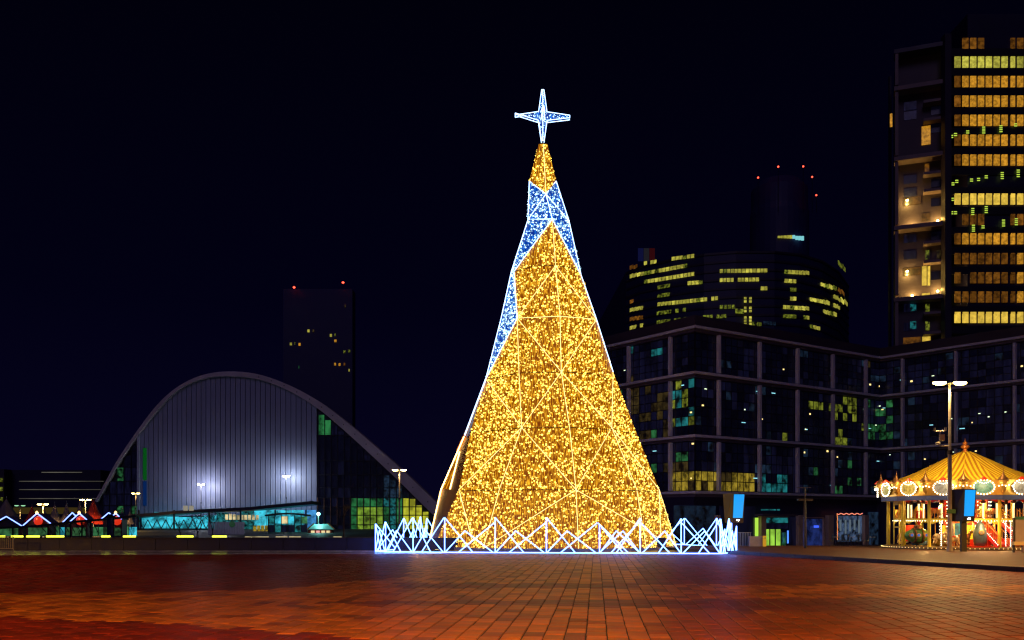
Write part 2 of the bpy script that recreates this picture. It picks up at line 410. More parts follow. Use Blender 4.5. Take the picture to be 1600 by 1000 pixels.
blue_p = ['A0 V B0','V B1 B0','V B2 B1','V A2 B2','B0 B1 C1','B0 C1 C0','B1 B2 C2','C0 C1 D0 Dl','Dl D0 El']
clad_p = ['El Fp Fl','Fl Fp O2 O1','Fp Gp O3 O2','O3 Gp Gl O4','Gl Gp Hp Hl']
gb, bb = MB(), MB()
def panel(names, m, bulbs=None, dens=22, nm='light_panel'):
    p = [Vector((*pt[n], 0)) for n in names.split()]
    tris = [(p[0], p[i], p[i+1]) for i in range(1, len(p)-1)]
    b = MB(); b.uv = []; sh = random.uniform(0, 40)
    for A, B, C in tris:
        n = max(2, int(max((A-B).length, (B-C).length, (A-C).length)/14))
        idx = {}
        for i in range(n+1):
            for j in range(n+1-i):
                q = A+(B-A)*(i/n)+(C-A)*(j/n); idx[i, j] = len(b.v)
                s3 = surf(q.x, q.y); b.v.append(tuple(s3)); b.uv.append((q.x/1.15+sh, q.y/1.15))
        for i in range(n):
            for j in range(n-i):
                t1 = [(i, j), (i+1, j), (i, j+1)]; b.f.append(tuple(idx[t] for t in t1)); b.m.append(0)
                if i+j < n-1: b.f.append((idx[i+1, j], idx[i+1, j+1], idx[i, j+1])); b.m.append(0)
        if bulbs is not None:
            a3, b3, c3 = surf(A.x, A.y), surf(B.x, B.y), surf(C.x, C.y)
            ar = (b3-a3).cross(c3-a3).length/2
            for _ in range(int(ar*dens+R_())):
                r1, r2 = math.sqrt(R_()), R_(); q = A*(1-r1)+B*(r1*(1-r2))+C*(r1*r2)
                bulbs.octa(surf(q.x, q.y, .07+.05*R_()), random.uniform(.036, .082))
    b.build(nm, m, tree)
for n in gold_p: panel(n, M['gold'], gb, 19)
for n in blue_p: panel(n, M['blue'], bb, 30)
for n in clad_p: panel(n, M['clad'], None, nm='cladding_panel')
# the far side, closed round the back
backs = []
for z, ch, cx, rw in chain:
    pr = []
    for k in range(6):
        t = math.radians(0+36*k)       # right outline round the back to the left outline
        pr.append((cx+rw*math.cos(t), TD+rw*math.sin(t)*.95, z))
    pr[0] = (PX(ch[-1][0], ch[-1][1]), ch[-1][1], z); pr[-1] = (PX(ch[0][0], ch[0][1]), ch[0][1], z)
    backs.append(pr)
for k in range(len(backs)-1):
    for j in range(5):
        q = [backs[k][j], backs[k][j+1], backs[k+1][j+1], backs[k+1][j]]
        b = MB(); b.face(q); b.uv = [(j*30, k*40), (j*30+25, k*40), (j*30+25, k*40+40), (j*30, k*40+40)]
        bl = (k in (1, 2, 3)) or (k in (4, 5, 6) and j >= 3)
        b.build('light_panel', M['blue' if bl else 'gold'], tree)
        A, B, C, D_ = [Vector(p) for p in q]; ar = (B-A).cross(D_-A).length/2+(B-C).cross(D_-C).length/2
        nrm = Vector((A.x+C.x-2*chain[k][2], A.y+C.y-2*TD, 0)).normalized()
        for _ in range(int(ar*12)):
            u, v = R_(), R_(); p = (A*(1-u)+B*u)*(1-v)+(D_*(1-u)+C*u)*v
            (bb if bl else gb).octa(p+nrm*.1, random.uniform(.028, .062))
gb.build('golden_bulbs', M['gbulb'], tree, stuff=True)
bb.build('icy_bulbs', M['bbulb'], tree, stuff=True)
def rope(pts, m, r):
    b = MB()
    for (x0, y0), (x1, y1) in zip(pts, pts[1:]):
        n = max(1, int(math.hypot(x1-x0, y1-y0)/14)); prev = surf(x0, y0, .13)
        for i in range(1, n+1):
            q = surf(x0+(x1-x0)*i/n, y0+(y1-y0)*i/n, .13); b.tube(prev, q, r, 5, caps=False); prev = q
    b.build('rope_light', m, tree)
P_ = lambda s: [pt[n] for n in s.split()]
for s in ['T1 V B1','B1 Cc','Cc Dc Ec Fc Gc Hc','Cc D0','Cc D2','D0 Dc D2','D0 Ec D2','Ec F0','Ec F1','El F0','D0 E0 F0','E2 F1 G1 H1','F0 Gc F1','F0 Gp','F0 G0 H0','F1 G2','Gc H0','Gc H2','G2 H2']:
    rope(P_(s), M['wrope'], .022)
M['wrope2'] = emit('bright warm edge rope', (1, .62, .18), 9, samp='AUTO')
rope([(725, 682), (689, 765), (670, 850)], M['wrope2'], .05)
rope([(717, 765), (737, 842)], M['wrope'], .03); rope([(1030, 765), (1033, 850)], M['wrope'], .03)
rope([(718, 706), (703, 764)], M['wrope2'], .05)
for s in ['A0 V A2','A0 B0','A2 B2','V B0 B1 V','V B2 B1','B1 C1','B1 C2','B0 C0 Dl El','B2 C2 D2 E2','C1 D0 El']:
    rope(P_(s), M['brope'], .034)
rope([(759, 592), (726, 680)], M['brope'], .06)
# dark seams with little gaps between the tiers
def seam(y, pts):
    b = MB(); prev = None
    for x, yy in pts:
        q = surf(x, yy, .10)
        if prev is not None: b.tube(prev, q, .035, 4)
        prev = q
    b.build('tier_seam', M['black'], tree)
def seamrow(k):
    ys = chain[k]; return [(x, HZ-(ys[0]-H)*F/d) for x, d in ys[1]]
for k in (4, 6, 7, 8):
    r0 = seamrow(k); 
    if k in (4,): r0 = r0[1:]
    if k in (7, 8): r0 = r0[1:]
    fine = []
    for (xa, ya), (xb, yb) in zip(r0, r0[1:]):
        for i in range(6): fine.append((xa+(xb-xa)*i/6, ya+(yb-ya)*i/6))
    seam(k, fine+[r0[-1]])
# plinth and dark inside of the doorway
zb, chb, cxb, rwb = chain[-1]
pl = [(PX(x, d), d) for x, d in chb]+[(p[0], p[1]) for p in backs[-1][1:-1]]
cxm = sum(p[0] for p in pl)/len(pl); cym = sum(p[1] for p in pl)/len(pl)
pl2 = [(cxm+(x-cxm)*1.012, cym+(y-cym)*1.012) for x, y in pl]
MB().prism(pl2, .004, zb+.02).build('plinth', M['plinth'], tree)
for i_, (ux_, uy_) in enumerate(((676, 67.0), (690, 66.0))):   # added fill lights with boxes hidden by the fence, brightening the bare sheet cladding
    X = PX(ux_, uy_); up = MB().box((X-.3, uy_-.6, .12), (.3, .25, .16)).build('added_fill_lamp', M['black'], tree)
    MB().box((X-.3, uy_-.6, .205), (.24, .19, .01)).build('added_fill_glass', M['wrope'], up)
    put_light(tree, (X-.9, uy_-1.6, 2.2+2.6*i_), 150, (1, .50, .12), .2)
# star on top
SD = TD; sx, sz = PX(848, SD), PZ(183, SD); q = SD/F
star = thing('tree_star', 'blue and white four-pointed light star standing on the tip of the golden tree', 'star', (sx, SD, PZ(223, SD)))
def star_out(h, wl, wr, k=6.5):
    return [(0, h), (k, k*.9), (wr, .5), (k, -k), (0, -h*.97), (-k, -k), (-wl, 1.0), (-k, k)]
o_ = [(-1.8, 41), (1.8, 41), (6.5, 6.5), (42, 1.2), (42, -2.6), (6.5, -6.8), (2.2, -38), (-2.0, -38), (-6.5, -6.8), (-43, 4.6), (-43, 1.6), (-6.5, 7)]
def sp3(x, y, d): return (sx+x*q, SD+d, sz+y*q)
for d in (-.22, .22):
    b = MB()
    for i in range(len(o_)): b.tube(sp3(*o_[i], d), sp3(*o_[(i+1) % len(o_)], d), .028, 6)
    b.tube(sp3(0, 41, d), sp3(0, -38, d), .03, 6); b.build('rope_light', M['brope'], star)
b = MB(); b.uv = []
ctr = sp3(0, 0, 0)
for i in range(len(o_)):
    b.face([ctr, sp3(*o_[i], 0), sp3(*o_[(i+1) % len(o_)], 0)])
b.uv = [(v[0]*8, v[2]*8) for v in b.v]; b.build('star_face', M['blue'], star)
b = MB()
for (x0, y0, d0), (x1, y1, d1) in [((-3, 6, -.3), (0, 0, -2.2)), ((3, 7, -.3), (0, 0, -2.2)), ((3, -6, -.3), (0, 0, -2.2)), ((-3, -6, -.3), (0, 0, -2.2)), ((-3, 6, .3), (0, 0, 2.2)), ((3, 6, .3), (0, 0, 2.2)), ((3, -6, .3), (0, 0, 2.2)), ((-3, -6, .3), (0, 0, 2.2))]:
    b.tube(sp3(x0, y0, d0), sp3(x1, y1, d1), .04, 5)
b.build('cross_arm', M['brope'], star)
b = MB()
for _ in range(420):
    i = random.randrange(12); A = o_[i]; B = o_[(i+1) % 12]; r1, r2 = math.sqrt(R_()), R_()
    b.octa(sp3(A[0]*r1*(1-r2)+B[0]*r1*r2, A[1]*r1*(1-r2)+B[1]*r1*r2, random.choice((-.12, .12))), .04)
b.build('icy_bulbs', M['bbulb'], star, stuff=True)
MB().tube((sx, SD, PZ(224, SD)), (sx, SD, sz-30*q), .09, 8).build('mast', M['steel'], star)
b = MB()

# ------------------------------------------------------------------ fence of light tubes round the tree
fen = thing('light_fence', 'zigzag ring fence of glowing blue white light tubes around the golden tree', 'fence', (PX(850, TD), TD-5, 0))
def fpt(px, D): return Vector((PX(px, D), D, 0))
ring = [(586.5, 66.5, 2.0), (602, 65.2, 2.15), (645, 64.6, 2.44), (694, 64.0, 2.46), (773, 63.6, 2.46), (853, 63.2, 2.46), (934, 62.7, 2.1), (1001, 62.3, 2.42), (1065, 62.0, 2.38), (1126, 61.8, 2.36),
        (1139, 63.2, 2.38), (1151, 64.8, 1.85), (1142, 71, 2.4), (1120, 77, 2.4), (1070, 83, 2.4), (1000, 88, 2.4), (920, 90, 2.4), (840, 90, 2.4), (760, 88, 2.4), (700, 84.5, 2.4), (667, 81, 2.4), (657, 76, 2.5), (631, 71.5, 2.4)]
TR = .036
def fmod(a, b, hl, hr):
    m = MB(); up = Vector((0, 0, 1)); z0 = up*.08
    at = lambda t, h: a.lerp(b, t)+up*h
    par = fen
    root = MB().tube(at(.01, .03), at(.01, hl), TR, 6).build('fence_panel', M['fence'], par)
    t_ = [(at(.01, hl), at(.57, .06)), (at(.99, hr), at(.28, .06)), (at(.02, .07), at(.41, 1.55)), (at(.41, 1.55), at(.97, .06)), (at(.0, .06), at(1., .06))]
    for p, q_ in t_: MB().tube(p, q_, TR, 6).build('light_tube', M['fence'], root)
struct(MB().prism([(PX(px, D), D) for px, D, _ in ring][::-1], .0, .035).build('tree_deck', mat('grey decking', (.20, .18, .20), .4, noise=.25, nscale=.8)))
n = len(ring)
for i in range(n):
    a, b = ring[i], ring[(i+1) % n]
    hl, hr = a[2], b[2]
    if 3 <= i <= 5: hr = 2.1
    if 6 <= i <= 8: hl = 2.08
    if i == 2: hl, hr = 2.44, 2.44
    pa, pb = fpt(a[0], a[1]), fpt(b[0], b[1])
    if 6 <= i <= 8:      # these stand the other way round: tall side right
        fmod(pb, pa, hr, hl)
    else: fmod(pa, pb, hl, hr)
    if i == 6: fmod(pa+Vector((.12, .3, 0)), pb+Vector((.1, .35, 0)), hl*.95, hr*.95)

# ------------------------------------------------------------------ street lamps
def street_lamp(px, D, h, m, power, col, label, z0=LOW, double=True, light=True, w_=.95):
    X = PX(px, D); t = thing('street_lamp', label, 'street lamp', (X, D, z0), 0, 'double headed street lamps')
    s_ = max(1, D/170)       # keeps its real size; far ones only get a coarser mesh
    b = MB().tube((X, D, z0), (X, D, z0+.35), .22, 10, .2).tube((X, D, z0+.35), (X, D, z0+h*.58), .15, 10, .13); b.build('lower_pole', M['steel'], t)
    MB().tube((X, D, z0+h*.58), (X, D, z0+h), .10, 8, .07).build('upper_pole', M['steel'], t)
    MB().tube((X, D, z0+h*.575), (X, D, z0+h*.60), .18, 10).build('collar', M['black'], t)
    for sg in ((-1, 1) if double else (1,)):
        b = MB().tube((X, D, z0+h-.1), (X+sg*.5, D, z0+h+.02), .045, 6); arm = b.build('arm', M['steel'], t)
        hb = MB(); c = (X+sg*w_*.72, D, z0+h+.06)
        hb.lathe([(.05, .10), (.28, .09), (.36, .04), (.36, .0)], c, 14, sx=1.35, sy=.7)
        hd = hb.build('lamp_head', M['steel'], t, smooth=True)
        MB().lathe([(.30, -.015), (.33, -.005), (.34, -.08), (.22, -.17), (.05, -.2)], c, 14, sx=1.35, sy=.7).build('lamp_glass', m, hd, smooth=True)
        if light:
            lo_ = put_light(t, (c[0], D-.0, c[2]-.45), power, col, .25, 'SPOT' if m == M['warmlamp'] else 'POINT')
            if m == M['warmlamp']: lo_.data.spot_size = math.radians(164); lo_.data.spot_blend = .3
    return t
WC = (1, .60, .20)
tall = street_lamp(1484, 62.5, (862-599)/1450*62.5+.0, M['warmlamp'], 2000, WC, 'tall double lamp post glowing yellow in front of the carousel', z0=.18)
# weather sensors on that post
X, D = PX(1484, 62.5), 62.5
z_ = PZ(697, D)
b = MB().tube((X, D, z_), (X-.75, D-.2, z_), .04, 6).tube((X-.75, D-.2, z_), (X-.75, D-.2, z_+1.05), .035, 6)
mt_ = b.build('sensor_mast', M['steel'], tall)
MB().box((X-.62, D-.2, z_+.55), (.30, .2, .42)).build('sensor_box', mat('beige sensor box', (.55, .45, .2), .5), mt_)
MB().lathe([(.04, 0), (.14, .04), (.16, .12), (.1, .22), (.03, .25)], (X-.93, D-.25, z_+.05), 10).build('camera_dome', M['steel'], mt_)
b = MB().tube((X-1.1, D-.2, z_+1.0), (X-.4, D-.2, z_+1.0), .03, 6).tube((X-1.1, D-.2, z_+1.0), (X-1.12, D-.2, z_+1.22), .06, 6).tube((X-.4, D-.2, z_+1.0), (X-.38, D-.2, z_+1.22), .06, 6)
b.build('anemometer', M['steel'], mt_)
MB().box((X, D-.2, PZ(799, D)), (.55, .1, .28)).build('sign_plate', mat('green sign plate', (.01, .14, .05), .5), tall)
street_lamp(624, 150, 9.5+LOW*0+1.6, M['warmlamp'], 1700, WC, 'double lamp post with yellow light between the arched hall and the tree')
street_lamp(447, 284, PZ(744, 284)-LOW, M['whitelamp'], 1250, (.72, .84, 1), 'white lamp post shining against the right half of the pale panelled hall', double=True)
street_lamp(314, 284, PZ(757, 284)-LOW, M['whitelamp'], 1250, (.76, .80, 1), 'white lamp post shining against the left half of the pale panelled hall', double=True)
street_lamp(212, 255, PZ(771, 255)-LOW, M['warmlamp'], 900, WC, 'yellow lamp post at the left edge of the arched hall')
street_lamp(133.5, 192, PZ(781, 192)-LOW, M['warmlamp'], 4200, WC, 'yellow lamp post beside the tallest red market tent')
street_lamp(67, 192, PZ(788, 192)-LOW, M['warmlamp'], 4200, WC, 'yellow lamp post behind the blue edged market chalets at far left')
street_lamp(31, 192, PZ(790, 192)-LOW, emit('pale green lamp', (.35, .8, .45), 1.2), 0, WC, 'unbright pale green lamp post among the grey market tents', light=False)
# lamps of the same kind that stand behind and beside the photographer, out of the picture, and light the paving
SOD = (1, .42, .06)
for X, Y, en, side in ((-9, -13, 33000, 'behind the photographer on the left'), (9, -15, 33000, 'behind the photographer on the right'), (-50, 28, 24000, 'on the left side of the square outside the picture'), (38, 34, 17000, 'on the right pavement outside the picture')):
    zz = .18 if X > 30 else 0
    street_lamp(800+X*F/100, 100, 10.5, M['warmlamp'], 10, WC, 'double lamp post '+side, z0=zz, light=False).location = (X, Y, zz)
    for sg in (-1, 1):
        l = bpy.data.lights.new('lamp_glow', 'SPOT'); l.energy = en; l.color = SOD; l.shadow_soft_size = .3; l.spot_size = math.radians(165); l.spot_blend = .25
        o = bpy.data.objects.new('lamp_glow', l); link(o); o.location = (X+sg*.7, Y, 10.1+zz)

# ------------------------------------------------------------------ glazed office building, corner towards the square
K = 1.4
P0 = Vector((13.8*K, 70.0*K, 0)); sB = Vector((3.86*K, 2.73*K, 0)); sA = Vector((-2.73*K, 3.86*K, 0)); PI_ = P0+sB*5.0; sC = Vector((2.9*K, -3.75*K, 0))
PA = P0+sA*5.0
zl = [-.9, 5.02, 10.95, 17.6, 22.4]
ob = thing('office_building', 'dark glazed office block with a cream grid frame and its corner towards the square', 'building', (P0.x, P0.y, LOW))
def outn(s): v = Vector((s.y, -s.x, 0)).normalized(); return v if v.y < 0 or v.x < 0 else v
nB = Vector((sB.y, -sB.x, 0)).normalized(); nA = Vector((-sA.y, sA.x, 0)).normalized()
if nA.y > 0: nA = -nA
nC = Vector((-abs(sC.y), -abs(sC.x), 0)).normalized()
segs = [(P0, sA, 5.0, nA, .5), (P0, sB, 5.0, nB, .5), (PI_, sC, 4.0, nC, .5)]
# solid body just behind the glass
body = [tuple((PA-nA*.5)[:2]), tuple((P0+Vector((0, .75, 0)))[:2]), tuple((PI_-nB*.5-nC*.2)[:2]), tuple((PI_+sC*4-nC*.5)[:2]), tuple((PI_+sC*4-nC*20)[:2]), tuple((PI_+Vector((10, 40, 0)))[:2]), tuple((PA+Vector((5, 30, 0)))[:2])]
MB().prism(body, LOW+.01, zl[4]+.4).build('building_core', M['dark'], ob)
cols = []
for p0, s, n, nn, off in segs:
    L = s.length; ang = math.atan2(s.y, s.x)
    k = .5
    while k < n:
        c = p0+s*k+nn*.32
        for a, b in zip(zl, zl[1:]):
            if a < 0:
                continue
            MB().box((c.x, c.y, (a+b)/2+.0), (.30, .40, (b-a)-.72), ang).build('column', M['frame'], ob)
        k += 1
# ledges run round the corner; each floor one ledge of three butted pieces
off = .38
def off_path(o_):
    a = PA+nA*o_
    # corner P0 offsets meet at the mitre
    def inter(p, d, q, e):
        den = d.x*e.y-d.y*e.x; t = ((q.x-p.x)*e.y-(q.y-p.y)*e.x)/den; return p+d*t
    b = inter(PA+nA*o_, sA, P0+nB*o_, sB); c = inter(P0+nB*o_, sB, PI_+nC*o_, sC); d = PI_+sC*4.2+nC*o_
    return [a, b, c, d]
for z in zl[1:]:
    for (zz, hh, oo, mm) in ((z+.14, .26, .62, 'frame'), (z-.17, .30, .40, 'fascia')):
        path = off_path(oo); inn = off_path(-.3)
        for i in range(3):
            poly = [path[i], path[i+1], inn[i+1], inn[i]]
            MB().prism([(p.x, p.y) for p in poly], zz-hh/2, zz+hh/2).build('ledge', M[mm], ob)
path = off_path(.30); inn = off_path(-.28)
for i in range(3): MB().prism([(p.x, p.y) for p in (path[i], path[i+1], inn[i+1], inn[i])], zl[4]+.28, zl[4]+1.4).build('parapet', M['dark2'], ob)
# glass panes
pane_me = MB(); pane_me.box((0, 0, 0), (1, .06, 1)); pane_me = pane_me.mesh('window_pane', M['glass'])
mb_mull = MB(); panes = []
def hsh(a, b): return random.Random(a*7919+b*104729+13).random()
def pick(px, py):
    r = .62*hsh(int(px/20), int(py/13))+.38*R_()
    r = min(.999, max(0, (r-.12)/.76))
    if 1048 < px < 1182 and 738 < py < 764: return 'yellow' if r < .93 else 'olive'
    if 960 < px < 990 and 735 < py < 768: return 'yellow' if r < .8 else 'olive'
    if 1184 < px < 1226 and 743 < py < 772: return 'teal' if r < .8 else 'glass'
    if 1100 < px < 1182 and 764 < py < 774: return 'teal' if r < .7 else 'glass'
    if 985 < px < 1038 and 545 < py < 590: return 'teal' if r < .24 else 'glassb'
    if 960 < px < 1046 and 605 < py < 690: return 'olive' if r < .45 else ('green' if r < .52 else 'glassb')
    if 1048 < px < 1086 and 595 < py < 665: return 'ygreen' if r < .28 else ('teal' if r < .42 else 'glass')
    if 960 < px < 1090 and 690 < py < 735: return 'olive' if r < .3 else ('green' if r < .42 else 'glassb')
    if 1296 < px < 1350 and 625 < py < 690: return 'ygreen' if r < .5 else 'glass'
    if 1350 < px < 1400 and 625 < py < 692: return 'green' if r < .40 else 'glassb'
    if 1225 < px < 1298 and 628 < py < 695: return 'ygreen' if r < .22 else 'glass'
    if 1120 < px < 1186 and 650 < py < 690: return 'green' if r < .15 else 'glass'
    if 1255 < px < 1350 and 695 < py < 770: return 'green' if r < .14 else ('steelt' if r < .3 else 'glass')
    if px > 1380: return 'glassb' if r < .5 else ('steelt' if r < .56 else 'glass')
    return 'steelt' if r < .05 else ('olive' if r < .065 else ('glassb' if r < .35 else 'glass'))
for p0, s, n, nn, off in segs:
    ang = math.atan2(s.y, s.x)
    for bi in range(int(n*7)):
        c = p0+s*((bi+.5)/7)-nn*.02; wv = s.length/7
        for a, b in zip(zl[1:], zl[2:]):
            lo_, hi_ = a+.32, b-.36; nr = 5 if b-a < 6.2 else 6
            for r in range(nr):
                z = lo_+(hi_-lo_)*(r+.5)/nr; hh = (hi_-lo_)/nr
                px, py = 800+c.x/c.y*F, HZ-(z-H)*F/c.y
                panes.append((c.y, c.x, z, wv-.09, hh-.10, ang, pick(px, py), px))
                if bi == 0 or r >= 0:
                    mb_mull.box((c.x-nn.x*.03, c.y-nn.y*.03, lo_+(hi_-lo_)*r/nr), (wv-.1, .08, .07), ang)
            e = p0+s*(bi/7)-nn*.02
            mb_mull.box((e.x, e.y, (lo_+hi_)/2), (.08, .12, hi_-lo_), ang)
panes.sort(key=lambda t: (not (940 < t[7] < 1610), t[0]))
rest = MB(); rk = ['glass', 'glassb', 'olive', 'green', 'ygreen', 'teal', 'yellow', 'steelt']
for i, (D, X, z, wv, hh, ang, k, px) in enumerate(panes):
    if i < 300: inst(pane_me, 'window_pane', ob, (X, D, z), ang+random.gauss(0, .004), (wv, 1, hh), M[k])
    else: rest.box((X, D, z), (wv, .06, hh), ang, rk.index(k))
rest.build('window_panes_beyond', [M[k] for k in rk], ob, stuff=True)
mb_mull.build('mullions', M['mull'], ob, stuff=True)
lm = MB().box((0, 0, 0), (.30, .06, .12)).mesh('ceiling_light', emit('office ceiling lamp', (.75, .95, .6), 1.6))
lms = [lm, MB().box((0, 0, 0), (.22, .06, .18)).mesh('ceiling_light', emit('warm office lamp', (1, .75, .25), 1.6)), MB().box((0, 0, 0), (.5, .06, .08)).mesh('ceiling_light', emit('cyan office lamp', (.3, .8, .9), 1.3))]
for p0, s, n, nn, off in segs:
    ang = math.atan2(s.y, s.x)
    for _ in range(26):
        c = p0+s*(R_()*n)+nn*.03; z = random.choice([zl[2]-.9, zl[3]-1.2, zl[2]+2.2, zl[3]-3.3, zl[1]+1.5, zl[3]+1.5])+random.uniform(-.5, .5); px = 800+c.x/c.y*F
        if 960 < px < 1600: inst(random.choice(lms), 'ceiling_light', ob, (c.x, c.y, z), ang, (random.uniform(.5, 1.3), 1, random.uniform(.6, 1.2)))
# ground floor: set back, with pillars, doors and shop windows along side B
def fB(px, out=0.0):   # point on facade B line under picture column px
    k = (px-800)/F; n_ = P0+nB*out; t = (n_.x-k*n_.y)/(k*sB.y-sB.x); return n_+sB*t
def fbox(name, m, x0, x1, y0, y1, out=.0, th=.2, parent=ob, label=None):
    a, b = fB(x0, out), fB(x1, out); c = (a+b)/2; zt, zb_ = PZ(y0, c.y), PZ(y1, c.y)
    zb_ = max(zb_, LOW+.01)
    o = MB().box((c.x, c.y, (zt+zb_)/2), ((b-a).length, th, zt-zb_), math.atan2(sB.y, sB.x)).build(name, m, parent)
    if label: o['label'] = label
    return o
M['cream'] = mat('cream stone pillar', (.40, .30, .24), .55, noise=.2, nscale=1)
for x0, x1 in ((1119, 1123), (1187, 1194.5), (1246, 1252), (1292, 1300), (1349, 1355)): fbox('pillar', M['cream'], x0, x1, 805, 870, .30, .5)
fbox('canopy', M['fascia'], 1186, 1240, 803, 806.5, .7, 1.2); fbox('portal_beam', M['cream'], 1196, 1232, 806.9, 808.4, .4, .25)
fbox('portal_beam', M['cream'], 1252.5, 1287, 808, 809.6, .4, .2); fbox('portal_post', M['cream'], 1286, 1288, 809.9, 858, .4, .2)
M['door'] = emit('lit green doorway', (.42, .85, .08), .85, nscale=.5, lo=.55, samp='AUTO')
for x in (1195, 1203.5, 1212.5):
    fbox('door', M['door'], x+.2, x+6.6, 827, 858, .1, .06); fbox('door_frame', M['mull'], x+6.8, x+8.2, 826, 858, .12, .1)
fbox('transom_window', M['teal'], 1196, 1231, 809, 817, .05, .06); fbox('transom_window', M['glassb'], 1196, 1231, 818, 826, .05, .06)
fbox('door', M['green'], 1221.3, 1228, 832, 858, .1, .06)
fbox('side_light', emit('blue door light', (.08, .25, 1), 1.6), 1230.3, 1231.8, 829, 849, .45, .08)
fbox('side_light', emit('lime door light', (.5, .9, .08), .9), 1180, 1184.5, 809, 839, .2, .08)
for x0, x1 in ((1189.5, 1195.5), (1197, 1212), (1214.5, 1218)): fbox('ceiling_light', M['teal'], x0, x1, 795.5, 797.6, .15, .1)
fbox('shop_front', M['steelt'], 1053, 1118, 790, 858, .05, .08); fbox('shop_front', M['glassb'], 1124, 1179, 791, 858, .05, .08)
fbox('shop_front', M['glassb'], 1233, 1245, 808, 857, .05, .08)
fbox('shop_front', emit('dim blue shop window', (.04, .08, .42), .35, nscale=1.2, lo=.1, vary=.2), 1253, 1285, 811, 857, .06, .08)
fbox('shop_front', emit('lit shop window', (.12, .20, .38), .42, nscale=1.4, lo=.04), 1309, 1348, 806, 846, .06, .08)
fbox('shop_front', M['steelt'], 1356, 1372, 800, 858, .05, .08); fbox('stall_riser', M['dark2'], 1301, 1348, 847, 858, .1, .1)
b = MB()
for i in range(34):
    x = 1308+i*1.2; p = fB(x, .5); b.octa((p.x, p.y, PZ(803+.8*math.sin(i*.9), p.y)), .07, i % 2)
for i in range(22):
    p = fB(1308+R_()*.8, .5); b.octa((p.x, p.y, PZ(805+i*1.8, p.y)), .06, 0)
b.build('string_lights', [emit('red orange bulb', (1, .3, .06), 1.6), emit('pink bulb', (.9, .2, .3), 1.1)], ob)
fbox('shop_sign', emit('small blue shop sign', (.05, .12, 1), 1.2), 1272, 1279, 821, 824.5, .3, .08)
for x in (1312, 1320, 1327, 1334, 1341): fbox('shop_mannequin_stand', emit('shelf glow', (.25, .34, .42), .35), x, x+2.5, 812, 826+R_()*10, .12, .03)
# things standing before the ground floor
def standing(name, label, cat, px, D, z0=.18, group=None): return thing(name, label, cat, (PX(px, D), D, z0), 0, group)
t = standing('ticket_machine', 'orange yellow ticket machine beside the lit green doorway', 'ticket machine', 1195, 73.5)
X, D = PX(1194.5, 73.5), 73.5
MB().box((X, D, .18+.42), (.22, .25, .84)).build('cabinet', emit('amber machine front', (.9, .42, .02), .55), t)
MB().box((X, D-.14, .18+.66), (.13, .02, .14)).build('screen', M['yellow'], t)
t = standing('wall_block', 'low grey concrete ramp wall at the office corner right of the light fence', 'wall', 1182, 73.8)
X = PX(1180, 73.8); MB().box((X, 73.8, .18+.40), (1.0, .4, .80)).build('block', mat('grey concrete block', (.28, .25, .24), .6, noise=.2), t)
X = PX(1163, 74.2); b = MB()
for i in range(9): b.box((X-.55+i*.13, 74.2, .18+.55), (.035, .05, 1.1))
b.box((X-.03, 74.2, 1.27), (1.15, .06, .05)); b.build('railing', mat('grey rail', (.2, .25, .24), .4), t)
t = standing('bicycle_rack', 'thin parked bicycle leaning by the green doorway', 'bicycle', 1201, 73.2)
X = PX(1201, 73.2); b = MB()
def ringm(b, c, r, tr, n=14, axis='y'):
    for i in range(n):
        a0, a1 = 2*math.pi*i/n, 2*math.pi*(i+1)/n
        b.tube((c[0]+r*math.cos(a0), c[1], c[2]+r*math.sin(a0)), (c[0]+r*math.cos(a1), c[1], c[2]+r*math.sin(a1)), tr, 4, caps=False)
t.name = 'parked_bicycle'
for dx in (-.28, .28):
    b = MB(); ringm(b, (X+dx, 73.2, .42), .22, .02); b.build('wheel', M['black'], t)
MB().tube((X-.28, 73.2, .42), (X-.05, 73.2, .75), .018, 5).tube((X-.05, 73.2, .75), (X+.2, 73.2, .75), .018, 5).tube((X+.2, 73.2, .75), (X+.28, 73.2, .42), .018, 5).tube((X, 73.2, .42), (X+.2, 73.2, .75), .018, 5).build('bicycle_frame', M['black'], t)
# cafe tables and chairs along the shop front
for i, (px, kind) in enumerate([(1298, 'c'), (1306, 't'), (1313, 'c'), (1322, 'c'), (1330, 't'), (1338, 'c'), (1352, 'c'), (1362, 't')]):
    D = 74.0; X = PX(px, D)
    wh = ['beside the cream pillar', 'nearest the pillar under the string lights', 'second from the cream pillar', 'under the middle of the lit shop window', 'under the middle of the lit shop window', 'under the right end of the shop window', 'left of the carousel, alone', 'closest to the carousel'][i]
    if kind == 't':
        t = standing('cafe_table', 'small dark round cafe table '+wh, 'table', px, D, group='cafe tables outside the shop')
        MB().tube((X, D, .18), (X, D, .9), .03, 6).build('leg', M['black'], t); MB().lathe([(.3, 0), (.3, .03)], (X, D, .9), 12).build('tabletop', M['plinth'], t)
    else:
        t = standing('cafe_chair', 'thin dark cafe chair '+wh, 'chair', px, D, group='cafe chairs outside the shop')
        MB().box((X, D, .62), (.36, .36, .04)).build('seat', M['black'], t); MB().box((X+.17, D, .88), (.03, .36, .48)).build('backrest', M['black'], t)
        for a, c in ((-.15, -.15), (.15, -.15), (.15, .15), (-.15, .15)): MB().tube((X+a, D+c, .18), (X+a, D+c, .6), .018, 5).build('leg', M['black'], t)
